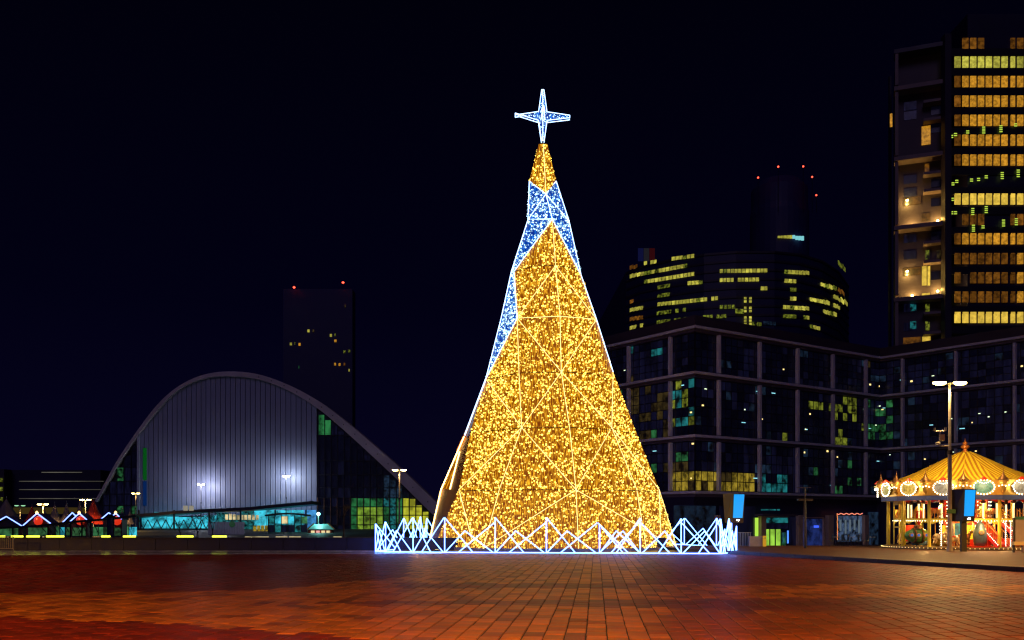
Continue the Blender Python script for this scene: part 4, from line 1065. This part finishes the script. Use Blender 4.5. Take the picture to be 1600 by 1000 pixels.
for x0 in (286.5, 295.5): hbox('lit_sign', emit('pale lit board', (.75, .68, .52), .35), x0, x0+7, 790, 798, 268, .3)
# pavilion with a bowed roof
D = 225; t = thing('glass_pavilion', 'teal lit glass pavilion with a bowed dark roof in front of the hall', 'pavilion', (PX(448, D), D, LOW))
for i in range(6):
    x = 419+i*10.3; hbox('glass_panel', M[['teal', 'cyl', 'wml', 'cyl', 'teal', 'grl'][i]], x+.6, x+9.6, 807, 818, D, .2, t); hbox('glass_panel', M['teal' if i in (1, 4) else 'glassb'], x+.6, x+9.6, 820, 838, D, .2, t)
    hbox('post', M['mull'], x-.5, x+.5, 805, 839, D-.2, .3, t)
hbox('rail', M['mull'], 419, 481, 818.2, 819.6, D-.3, .2, t)
for i in range(6): MB().beam(W(417+i*11, 805.5-3*math.sin(math.pi*i/6), D-1), W(417+(i+1)*11, 805.5-3*math.sin(math.pi*(i+1)/6), D-1), 4, .4).build('roof', M['mull'], t)
for x in (432, 438): MB().box(W(x, 835, D-2), (.6, .3, .8)).build('red_light', emit('red pavilion light', (.9, .03, .03), .9), t)
# teal floodlight star by the chalet
D = 215; t = thing('floodlight', 'piercing cyan white floodlight on a thin mast above the small red chalet', 'floodlight', (PX(497.5, D), D, LOW))
MB().tube((PX(497.5, D), D, LOW), W(497.5, 803, D), .09, 6).build('mast', M['steel'], t)
MB().lathe([(.1, -.35), (.36, -.2), (.4, 0), (.36, .2), (.1, .35)], W(497.5, 803, D-.3), 10).build('lamp', emit('cyan white flood', (.35, 1, .95), 10), t)
put_light(t, W(497.5, 803, D-1.2), 900, (.3, 1, .9), .3)
# red chalet
D = 212; t = thing('market_chalet', 'small red wooden chalet with teal snow roof and three lit windows near the hall', 'chalet', (PX(502, D), D, LOW))
hbox('wall', mat('red wood', (.30, .03, .02), .6), 483, 520, 826, 841, D, 2.5, t)
for x in (486, 494, 502, 510): hbox('window', M['wml'] if x != 494 else emit('pinkish stall window', (1, .45, .4), .9), x, x+5.5, 829, 834, D-1.35, .1, t)
b = MB(); r = [W(481, 826.5, D-1.8), W(522, 826.5, D-1.8), W(512, 819, D+1), W(490, 819, D+1)]; b.face(r); b.face([(p[0], p[1]+.05, p[2]-.2) for p in r[::-1]])
for i in range(4): b.face([r[i], r[(i+1) % 4], (r[(i+1) % 4][0], r[(i+1) % 4][1]+.05, r[(i+1) % 4][2]-.2), (r[i][0], r[i][1]+.05, r[i][2]-.2)][::-1])
b.build('roof', mat('teal frosted roof', (.25, .5, .5), .5), t)
put_light(t, W(500, 815, D-5), 160, (.3, 1, .9), .3)
b = MB().beam(W(480, 827, D-2), W(491, 817.5, D-1.5), .3, .25).beam(W(512, 817.5, D-1.5), W(523, 827, D-2), .3, .25); b.build('bargeboard', mat('orange bargeboard', (.5, .15, .04), .5), t)
# grey hoarding and a green round sign
D = 190; t = thing('hoarding', 'pale corrugated site hoarding below the white lamp posts', 'hoarding', (PX(350, D), D, LOW))
for i in range(22): hbox('board', mat('pale board', (.34, .33, .42), .5) if i == 0 else bpy.data.materials['pale board'], 325+i*2.6, 327.2+i*2.6, 815+.5*R_(), 842, D-.1*(i % 2), .1, t)
MB().tube(W(362.5, 819, D-.5), W(362.5, 819, D-.3), .6, 14).build('round_sign', mat('green round sign', (.02, .30, .05), .4), t)
put_light(t, W(350, 805, D-9), 260, (.8, .8, 1), .3)

# ------------------------------------------------------------------ market on the far left
TENTD = 205
M['tg'] = mat('grey tent canvas', (.20, .16, .18), .7, noise=.15, nscale=.6)
M['tr'] = mat('red tent canvas', (.55, .03, .015), .65, noise=.3, nscale=.9)
tents = [(10, 779, 30, 'tg', 'largest grey peaked market tent at the far left edge'), (50, 791, 15, 'tr', 'smaller red peaked market tent behind the blue edged chalet'), (69, 793, 11, 'tg', 'grey peaked tent just right of the small red tent'),
         (85.5, 787, 14, 'tg', 'grey peaked tent third from the left'), (104, 785, 12, 'tg', 'narrow grey peaked tent in the middle of the market row'), (124.5, 783, 12, 'tg', 'grey peaked tent below the yellow lamp post'),
         (146, 780.5, 21, 'tr', 'large red peaked market tent at the foot of the vault'), (191, 797, 9, 'tg', 'small pale tent right of the market chalets'), (203, 797.5, 8, 'tg', 'small pale tent at the base of the arched hall')]
for px, py, hw, mk, lab in tents:
    X = PX(px, TENTD); s = TENTD/F; t = thing('market_tent', lab, 'tent', (X, TENTD, LOW), 0, 'peaked market tents')
    zt = PZ(py, TENTD); zb_ = PZ(819, TENTD); hgt = zt-zb_; r = hw*s
    n = 8
    prof = [(r*1.0, 0), (r*.66, hgt*.24), (r*.40, hgt*.50), (r*.18, hgt*.78), (.05, hgt)]
    b = MB()
    k = len(b.v)
    for rr, z in prof:
        for i in range(n): a = 2*math.pi*(i+.5)/n; b.v.append((X+rr*math.cos(a), TENTD+rr*math.sin(a)*.9, zb_+z))
    for a in range(len(prof)-1):
        for i in range(n): j = (i+1) % n; b.f.append((a*n+i, a*n+j, (a+1)*n+j, (a+1)*n+i)); b.m.append(0)
    b.build('canopy', M[mk], t)
    for i in range(0, n, 2):
        a = 2*math.pi*(i+.5)/n; MB().tube((X+r*.97*math.cos(a), TENTD+r*.87*math.sin(a), LOW), (X+r*.97*math.cos(a), TENTD+r*.87*math.sin(a), zb_), .06, 5).build('tent_pole', M['steel'], t)
    MB().tube((X, TENTD, zt-.1), (X, TENTD, zt+.5), .04, 5).build('peak_pole', M['steel'], t)
M['crope'] = emit('blue white roof rope', (.16, .26, 1), 4.5)
M['cwall'] = emit('green lit stall front', (.10, .40, .14), .35, nscale=.6, lo=.1)
ch = [(10, 807, 34.5, 822, -14, 820, 'blue edged market chalet at the far left of the picture', False), (58, 802, 79, 818, 36, 821, 'blue edged market chalet with a glowing peak and red front, left', True), (113, 801, 130, 817, 97, 817, 'dimmer blue edged market chalet behind its neighbour', False),
      (124, 802, 136.5, 813, 107, 817, 'blue edged market chalet with red ball front beside the red tent', True), (170, 801, 183, 812, 158, 811, 'low blue edged chalet roof right of the large red tent', False), (181, 802, 190, 811, 172, 809, 'small chalet with an orange glowing peak next to the hall', True)]
for i, (ax, ay, rx, ry, lx, ly, lab, lit) in enumerate(ch):
    D = 160+ (8 if i in (2, 4) else 0); t = thing('market_chalet', lab, 'chalet', (PX(ax, D), D, LOW), 0, 'gabled market chalets')
    A, Lp, Rp = W(ax, ay, D), W(lx, ly, D), W(rx, ry, D); dp = 3.2
    b = MB()
    for P, Q in ((A, Lp), (A, Rp)):
        f_ = [P, Q, (Q[0], Q[1]+dp, Q[2]), (P[0], P[1]+dp, P[2])]; b.face(f_); b.face([(x, y, z-.18) for x, y, z in f_[::-1]]); b.face([f_[0], f_[1], (f_[1][0], f_[1][1], f_[1][2]-.18), (f_[0][0], f_[0][1], f_[0][2]-.18)])
    b.build('roof', mat('dark blue felt roof', (.03, .04, .16), .5) if i == 0 else bpy.data.materials['dark blue felt roof'], t)
    zc = min(Lp[2], Rp[2])
    b = MB(); X0, X1 = Lp[0]*.85+A[0]*.15, Rp[0]*.85+A[0]*.15
    b.face([(X0, D+.4, LOW), (X1, D+.4, LOW), (X1, D+.4, zc), (A[0], D+.4, A[2]-.25), (X0, D+.4, zc)]); b.box(((X0+X1)/2, D+1.6, (LOW+zc)/2), (X1-X0, 2.2, zc-LOW)); b.build('wall', M['dark2'], t)
    MB().tube(A, Lp, .09, 6).build('rope_light', M['crope'], t); MB().tube(A, Rp, .09, 6).build('rope_light', M['crope'], t)
    if lit:
        MB().lathe([(.05, .3), (.2, .12), (.24, -.05), (.1, -.25)], (A[0], D-.1, A[2]+.1), 8).build('peak_lamp', emit('orange peak lamp', (1, .5, .15), 5) if 'orange peak lamp' not in bpy.data.materials else bpy.data.materials['orange peak lamp'], t)
        MB().lathe([(.1, -.9), (.55, -.7), (.72, -.2), (.62, .35), (.1, .7)], (A[0]+.25, D-.1, A[2]-1.15), 12).build('red_lantern', emit('red glowing ball', (.85, .035, .01), .8) if 'red glowing ball' not in bpy.data.materials else bpy.data.materials['red glowing ball'], t, smooth=True)
        put_light(t, (A[0], D-1.5, A[2]-.3), 160, (1, .35, .12), .2)
    MB().box(((X0+X1)/2, D+.3, (LOW+PZ(829, D))/2+.4), ((X1-X0)*.8, .1, 1.4)).build('stall_opening', M['cwall'], t)
# lit stall row and dark footbridge behind the low wall
D = 178; t = thing('stall_row', 'long green lit stall row seen under the dark footbridge', 'market stalls', (PX(140, D), D, LOW))
for i in range(13):
    x = 58+i*12; hbox('stall_front', M['grl' if i % 3 else 'cyl'], x, x+11, 822+2*R_(), 842, D, .5, t); hbox('stall_post', M['mull'], x-1, x, 818, 842, D-.4, .2, t)
D = 140; t = thing('footbridge', 'dark slender footbridge rising past the market chalets towards the hall', 'footbridge', (PX(100, D), D, LOW))
br = [(-60, 829), (0, 825), (60, 822), (120, 815), (170, 811), (215, 806)]
for (x0, y0), (x1, y1) in zip(br, br[1:]):
    MB().beam(W(x0, y0, D), W(x1, y1, D), 1.6, .3).build('deck', M['black'], t)
for x in (20, 75, 110, 128, 142): MB().tube(W(x, lerp_tab(x, br), D), (PX(x, D), D, LOW), .12, 5).build('support', M['black'], t)
for x in range(64, 150, 9): MB().tube(W(x, lerp_tab(x, br)+1, D), W(x+8, 832, D), .06, 4).build('brace', M['black'], t)
D = 110; t = thing('advertising_column', 'dark poster column with green glow at its foot before the market', 'poster column', (PX(173, D), D, LOW))
MB().tube((PX(173, D), D, LOW+.9), W(173, 809, D), .42, 14).build('drum', mat('dark blue drum', (.01, .02, .08), .4), t)
MB().lathe([(.5, 0), (.55, .1), (.3, .3), (.05, .45)], W(173, 809, D), 14).build('cap', M['black'], t)
MB().tube((PX(173, D), D, LOW), (PX(173, D), D, LOW+.88), .36, 12).build('base', emit('green base glow', (.25, .5, .03), .5), t)

# low dark wall along the back of the square with slot lights
D = 69.8; t = thing('terrace_wall', 'long low dark terrace wall with yellow green slot lights along the back of the square', 'wall', (PX(200, D), D, 0))
xw = -46.0
while xw < PX(1010, 72):
    b = MB().box((xw+1.19, D+.2, .45), (2.37, .4, .9)); b.build('wall_stone', M['wall'], t)
    MB().box((xw+1.19, D+.16, .925), (2.375, .62, .05)).build('coping_stone', M['coping'], t); xw += 2.4
for x0, x1 in ((-40, -20), (-14, 8), (18, 36), (42, 62), (73, 100), (159, 172), (193, 212), (277, 302), (332, 354)):
    X0, X1 = PX(x0, D), PX(x1, D)
    MB().box(((X0+X1)/2, D-.03, PZ(838.2, D)), (X1-X0, .12, .11)).build('slot_light', M['slot'], t)
for x0, x1 in ((12, 14), (67, 69), (383, 398), (399, 420), (431, 449), (452, 470), (521, 534)):
    X0, X1 = PX(x0, D), PX(x1, D); MB().box(((X0+X1)/2, D-.03, PZ(838.8, D)), (X1-X0, .1, .05)).build('slot_light', M['wml'], t)
# crowd barriers in front of it at the left edge
for j, (px, lab) in enumerate([(8, 'steel crowd barrier at the left edge of the picture'), (-42, 'steel crowd barrier just outside the left edge')]):
    D = 67.5; X = PX(px, D); t = thing('crowd_barrier', lab, 'barrier', (X, D, 0), 0, 'crowd barriers')
    b = MB().tube((X-1.1, D, 1.08), (X+.6, D, 1.08), .03, 6).tube((X-1.1, D, .2), (X+.6, D, .2), .025, 6).tube((X-1.1, D, .0), (X-1.1, D, 1.08), .03, 6).tube((X+.6, D, .0), (X+.6, D, 1.08), .03, 6); b.build('barrier_frame', M['steel'], t)
    for i in range(12): MB().tube((X-1.0+i*.14, D, .2), (X-1.0+i*.14, D, 1.08), .012, 4).build('bar', M['steel'], t)
# bare winter trees
def bare_tree(px, D, h, lab, seed, leaf=None, twl=3):
    rs = random.Random(seed); X = PX(px, D); t = thing('bare_tree', lab, 'tree', (X, D, LOW), 0, 'bare winter trees')
    tb, lb, lv = MB(), MB(), MB()
    def grow(p, d, l, r, k):
        q_ = p+d*l; (tb if k == 0 else lb).tube(p, q_, r, 6 if k < 2 else 4, r*.62)
        if k >= 4:
            if leaf and rs.random() < .6: 
                for _ in range(3): c = q_+Vector((rs.uniform(-.2, .2), rs.uniform(-.2, .2), rs.uniform(-.2, .2))); u = Vector((rs.uniform(-1, 1), rs.uniform(-1, 1), rs.uniform(-1, 1)))*.1; v = Vector((rs.uniform(-1, 1), rs.uniform(-1, 1), rs.uniform(-1, 1)))*.1; lv.face([c, c+u, c+v])
            return
        for _ in range(3 if k < 3 else 4):
            nd = (d+Vector((rs.uniform(-.8, .8), rs.uniform(-.8, .8), rs.uniform(-.1, .6)))).normalized(); grow(q_, nd, l*rs.uniform(.55, .8), r*.6, k+1)
    grow(Vector((X, D, LOW)), Vector((0, 0, 1)), h*.33, h*.022, 0)
    tb.build('trunk', mat('dark bark', (.05, .035, .03), .9) if 'dark bark' not in bpy.data.materials else bpy.data.materials['dark bark'], t); lb.build('branches', bpy.data.materials['dark bark'], t)
    if leaf: lv.build('leaves', leaf, t, stuff=True)
lf = mat('brown orange leaf', (.25, .10, .03), .7)
bare_tree(309, 120, 4.4, 'bare tree with a few orange leaves left of the white hoarding', 3, lf)
bare_tree(332, 128, 4.6, 'bare tree with orange leaves at the start of the hoarding', 5, lf)
bare_tree(282, 130, 3.6, 'smallest bare tree against the cyan lit hall front', 8)
bare_tree(537, 150, 6.5, 'tall bare tree right of the small red chalet', 11)
bare_tree(124, 128, 3.4, 'bare tree in front of the green lit stalls', 14)
bare_tree(205, 125, 2.6, 'low bare bush at the foot of the hall', 17)
# low striped building far left
D = 430; t = thing('low_office', 'low dark office block with thin glowing floor lines behind the market', 'building', (PX(90, D), D, LOW))
hbox('wall', M['dark'], 28, 172, 736, 822, D, 20, t); hbox('stair_tower', M['dark2'], -60, 27, 735, 822, D-5, 22, t)
gl = emit('thin floor light', (.30, .28, .22), .42, nscale=.05, lo=.4)
for x0, x1, y in ((65, 128, 738), (30, 162, 752), (30, 158, 765), (30, 150, 779)): hbox('floor_light', gl, x0, x1, y-.5, y+.5, D-10.5, .3, t)
hbox('roof_canopy', emit('dim ochre soffit', (.20, .13, .02), .18), 25, 130, 793, 803, D-60, 4, t)
for y in (750, 764, 780): hbox('window', M['ygreen'], 0, 4, y-3, y+3, D-16.5, .3, t)

# ------------------------------------------------------------------ towers
# curved dark tower behind the office block
plan = [(978, 326), (1000, 318), (1050, 309), (1100, 303), (1150, 300), (1210, 300), (1250, 303), (1285, 311), (1310, 324), (1326, 345)]
def pD(px): return lerp_tab(px, plan)
ct = thing('curved_tower', 'broad curved dark office tower with scattered yellow lit windows behind the glazed block', 'building', (PX(1150, 300), 300, LOW))
poly = [(PX(x, d), d) for x, d in plan]+[(PX(1326, 345)+2, 420), (PX(978, 326)-2, 420)]
MB().prism(poly, LOW+.01, PZ(392, 300)).build('building_core', M['middark'], ct)
wins = [(984,996,418,417,'o'),(1006,1026,412,409,'y'),(1049,1085,405,400,'y'),(984,1074,432,415,'y'),(1006,1085,441,428,'y'),(1074,1098,443,441,'y'),(1027,1047,450,446,'g'),(1027,1047,463,460,'g'),(984,996,472,470,'o'),
 (1027,1122,476,466,'y'),(984,1005,485,481,'y'),(1026,1072,490,484,'g'),(984,1005,499,496,'o'),(984,1005,513,508,'y'),(1026,1085,504,497,'g'),(1098,1135,496,494,'g'),(1124,1149,480,479.5,'g'),(1124,1199,424,423,'y'),
 (1124,1186,438,437,'y'),(1188,1199,451,451,'y'),(1225,1264,425,427,'y'),(1225,1244,439,440,'y'),(1234,1244,453,453,'g'),(1234,1244,467,467,'y'),(1223,1264,480,482.5,'y'),(1223,1244,494,495,'g'),(1255,1264,496,497,'y'),
 (1265,1296,468,474,'y'),(1282,1307,445,451,'y'),(1309,1319,453,460,'o'),(1302,1324,463,475,'y'),(1302,1312,477,481,'y'),(1281,1307,486,492,'y'),(1265,1281,510,514,'y'),(1309,1321,411,422,'g'),(1175,1190,506,507,'g'),(1192,1212,505,506,'b')]
wme = MB().box((0, 0, 0), (1, .3, 1)).mesh('window', M['towy']); fl = MB()
for x0, x1, ya, yb, k in wins:
    n = max(1, round((x1-x0)/5.6)); fx = 'b'
    for i in range(n):
        if R_() < .05: continue
        a = x0+(x1-x0)*(i+.06)/n; b_ = x0+(x1-x0)*(i+.86)/n; m_ = (a+b_)/2; D0, D1 = pD(a), pD(b_); y = ya+(yb-ya)*(m_-x0)/(x1-x0)
        A, B = Vector((PX(a, D0), D0, 0)), Vector((PX(b_, D1), D1, 0)); ang = math.atan2(B.y-A.y, B.x-A.x); c = (A+B)/2
        inst(wme, 'window', ct, (c.x, c.y-.35, PZ(y, c.y)), ang, ((B-A).length, 1, 5.6*c.y/F), M[{'y': 'towy', 'g': 'ygreen', 'o': 'towod', 'b': 'steelt'}[k] if not (k == 'y' and R_() < .12) else 'ygreen'])
for y in range(388, 530, 14):      # spandrels of every floor
    for (a, d0), (b_, d1) in zip(plan, plan[1:]):
        fl.beam((PX(a, d0), d0-.2, PZ(y+6.2, 300)), (PX(b_, d1), d1-.2, PZ(y+6.2, 300)), .3, .7)
fl.build('floor_edges', M['dark2'], ct, stuff=True)
for y in range(466, 512, 5):
    if y in (476, 491): continue
    for x in (1163, 1171): p = W(x+1.5, y, 298.6); MB().box(p, (.75, .3, .7)).build('stair_window', M['towy'], ct)
for i in range(3): MB().box(W(1151+i*4.5, 486+.3*i, 299), (.8, .3, 1.4)).build('stair_window', M['ygreen'], ct)
# tricolour sign on its roof
for i, (c, x) in enumerate((((.02, .03, .25), 1001), ((.08, .08, .10), 1010), ((.20, .01, .01), 1019))):
    MB().box(W(x, 398, 316), (9*316/F-.15, .3, 20*316/F)).build('roof_sign', emit('dim sign '+str('bwr'[i]), c, .12), ct)
# dark round tower with a lit crown window and red warning lights
D = 420; rt = thing('round_tower', 'almost black round tower with a lit crown window and red warning lights on top', 'building', (PX(1231, D), D+14, LOW))
r = 46*D/F
MB().lathe([(r, 0), (r, PZ(322, D)-LOW), (r*.96, PZ(312, D)-LOW), (r*.96, PZ(282, D)-LOW), (r*.7, PZ(268, D)-LOW)], (PX(1231, D), D+r, LOW), 32).build('building_core', M['fardark'], rt, smooth=False)
for i in range(9):
    a = math.radians(-20+i*5.1); x = 1217+i*4.6; MB().box((PX(x, D), D-.4+abs(i-3)*.05, PZ(370.5+.25*i*(i > 5), D)), (3.9*D/F, .5, (3+.45*i)*D/F)).build('crown_window', M['towy'] if i < 5 else emit('pale cyan crown', (.25, .75, .8), .8), rt)
for x, y in ((1184.5, 277.5), (1216, 260.5), (1255, 260), (1269, 276.5), (1275.5, 305)):
    p = W(x, y, D-.5); MB().tube((p[0], p[1], min(p[2], PZ(322, D))-3), p, .12, 5).build('light_mast', M['mull'], rt); MB().lathe([(.05, -.4), (.38, -.2), (.38, .2), (.05, .4)], p, 8).build('warning_light', M['redl'], rt)
# slender far tower behind the hall
D = 620; t = thing('distant_tower', 'distant black tower above the arched hall with a few lit windows and two red lights', 'building', (PX(500, D), D, LOW))
hbox('building_core', M['fardark'], 446, 553, 455, 822, D, 12, t)
for x, y, w_, k in ((482, 517, 3, 'towy'), (489.5, 517, 2.4, 'olive'), (517, 524, 3, 'towy'), (523.5, 523, 1, 'ygreen'), (524, 532.5, 3.2, 'towo'), (454.5, 537.5, 3, 'towy'), (460.5, 536.5, 1, 'ygreen'), (468, 538, 3, 'towo'), (538, 549.5, 3, 'ygreen'), (545.5, 548.5, 3, 'ygreen'), (523.5, 569, 2.6, 'towo'), (530.5, 569.5, 2.6, 'towo'), (538, 569, 2.4, 'towod'), (545.5, 578.5, 1.6, 'towy'), (539, 478, 2.6, 'olive'), (467, 573.5, 1, 'green')):
    hbox('window', M[k], x-w_/2, x+w_/2, y-2.0, y+2.0, D-6.4, .4, t)
for x, y in ((459.5, 449), (536, 441.5)): p = W(x, y, D-10); MB().tube((p[0], p[1], PZ(456, D)), p, .15, 5).build('light_mast', M['mull'], t); MB().lathe([(.1, -.7), (.75, -.3), (.75, .3), (.1, .7)], p, 8).build('warning_light', M['redl'], t)
# tall tower at the right edge
D = 250; tt = thing('tall_tower', 'tall dark tower at the right edge with rows of amber windows and stacked lit terraces', 'building', (PX(1500, D), D, LOW))
hbox('building_core', M['dark'], 1480, 1668, 57, 840, D+12, 23.4, tt)
hbox('corner_fin', M['dark2'], 1473.5, 1483.5, 56, 840, D-.6, 2.4, tt)
A, B = Vector((PX(1397, 255), 255, 0)), Vector((PX(1474, 250.5), 250.5, 0)); dAB = (B-A); nAB = Vector((dAB.y, -dAB.x, 0)).normalized(); angAB = math.atan2(dAB.y, dAB.x)
MB().prism([tuple((A-nAB*3+dAB*.03)[:2]), tuple((B-nAB*3)[:2]), (B.x, B.y+20), (PX(1396, A.y+20), A.y+20)], LOW+.01, PZ(78, 252)).build('terrace_wall', mat('plum grey terrace wall', (.075, .055, .075), .6, noise=.15, nscale=.2), tt)
def tbox(name, m, x0, x1, y0, y1, out=0.0, th=.5, parent=None):
    u0, u1 = (x0-1397)/77, (x1-1397)/77; c = A+dAB*((u0+u1)/2)+nAB*out; yc = (y0+y1)/2
    return MB().box((c.x, c.y, PZ(yc, c.y)), (dAB.length*(u1-u0), th, (y1-y0)*c.y/F), angAB).build(name, m, parent or tt)
M['slab'] = mat('pale terrace slab', (.24, .17, .17), .6, noise=.2, nscale=.2)
for a, b_ in ((84, 134), (145, 244), (254, 352), (362, 462), (473, 548), (552, 640)): tbox('column', M['slab'], 1398.5, 1403.8, a, b_, .3, 1.2)
for y in (80, 138, 248, 356, 468, 580): tbox('terrace_slab', M['slab'] if y > 100 else M['dark2'], 1397, 1474, y-3.2, y+3.2, -1.2, 4.5)
for y in (160, 188.5, 272, 299, 380, 410, 490, 521): tbox('balcony_slab', M['slab'], 1443.5, 1473.5, y-2, y+2, -1.6, 3)
for y in (165, 180, 280, 300, 372, 398, 480, 510, 165): tbox('dark_window', M['glassb'], 1413, 1433, y-6, y+7, -2.95, .2)
for y in (172, 200, 285, 315, 368, 430): tbox('dark_window', M['glass'], 1456, 1472, y-6, y+7, -2.95, .2)
for x0, x1, y0, y1, k in ((1441, 1455, 197, 226, 'towo'), (1446, 1453, 256, 269, 'towod'), (1412, 1440, 308, 320, 'towod'), (1441, 1455, 333, 345, 'towod'), (1447, 1453, 391, 405, 'ygreen'), (1465, 1471, 391, 404, 'olive'),
                          (1412, 1440, 418, 430, 'towod'), (1441.5, 1449, 416, 446, 'towb'), (1450.5, 1454.5, 416, 446, 'towb'), (1441.5, 1454, 458, 463, 'towb'), (1423, 1432.5, 475, 486, 'teal'), (1447, 1453.5, 475, 488, 'ygreen'), (1423, 1432.5, 502, 514, 'teal'), (1447, 1453.5, 502, 516, 'ygreen'), (1412, 1440, 527, 537, 'towod'), (1442, 1455, 526, 536, 'towb')):
    tbox('window', M[k], x0, x1, y0, y1, -2.9, .25)
for x, y, top in ((1418, 313, 1), (1418, 424, 1), (1466, 345, 0), (1466, 455, 0), (1426, 352, 0), (1426, 462, 0)):
    c = A+dAB*((x-1397)/77)-nAB*2.0; p = (c.x, c.y, PZ(y, c.y)); MB().lathe([(.05, -.25), (.3, -.1), (.3, .1), (.05, .3)], p, 8).build('terrace_lamp', M['warmlamp'], tt); put_light(tt, (p[0]-nAB.x*-.8, p[1]-.8, p[2]+(-.4 if top else .3)), 1000, (1, .60, .12), .2)
tbox('narrow_window', M['towo'], 1391, 1395, 178, 198, -8, .5)
hbox('side_fin', M['dark2'], 1389, 1392, 120, 840, D+26, 1, tt)
twm = MB().box((0, 0, 0), (1, .3, 1)).mesh('window', M['towo'])
rws = [(68, 'd'), (97, 'y'), (127.5, 'o'), (158, 'o'), (188, 'o'), (219, 'o'), (250, 'o'), (311, 'b'), (343, 'd'), (373, 'o'), (404, 'm'), (434, 'm'), (464, 'm'), (496, 'b')]
for y, k in rws:
    for i in range(13):
        x = 1491.5+i*12.25+ (2 if i == 7 else 0); w_ = 9.2 if i != 7 else 6.6
        mm = {'o': 'towo', 'b': 'towb', 'y': 'towy', 'd': 'towod', 'm': 'towod'}[k]
        if k in 'd' and not (2 <= i <= 3 or i == 1 or i > 6) : continue
        if k == 'm' and i >= 8: mm = 'towo'
        if k == 'o' and i == 0: mm = 'towod'
        if R_() < .03: continue
        inst(twm, 'window', tt, (PX(x+w_/2, D), D-.0, PZ(y, D)), 0, (w_*D/F, 1, 17.0*D/F), M[mm])
dw = MB()
for y in range(66, 560, 31):
    dw.box((PX(1560, D), D-.25+.4, PZ(y+15.5, D)), (PX(1640, D)-PX(1484, D), .5, 2.0))
dw.build('spandrels', mat('black spandrel', (.02, .018, .03), .4), tt, stuff=True)
lme = MB().box((0, 0, 0), (4.5*D/F, .1, 1.3*D/F)).mesh('lime_reflection', emit('lime painted reflection', (.6, .85, .08), .9))  # glowing dashes that stand for yellow-green reflections on the tower front
for x, y in ((1487, 214), (1493, 211), (1512, 207), (1537, 201), (1537, 207), (1564, 199), (1564, 205), (1587, 196), (1489, 288), (1495, 284), (1518, 282), (1529, 281), (1541, 277), (1566, 272), (1566, 278), (1591, 268), (1591, 275), (1488, 312), (1493, 333), (1487, 333), (1520, 328), (1520, 334), (1541, 325), (1541, 331), (1521, 354), (1521, 360), (1536, 355), (1568, 346), (1568, 352), (1588, 344), (1588, 350)):
    for k in range(2): inst(lme, 'lime_reflection', tt, (PX(x, D-.6), D-.6, PZ(y-1+k*3.2, D)))
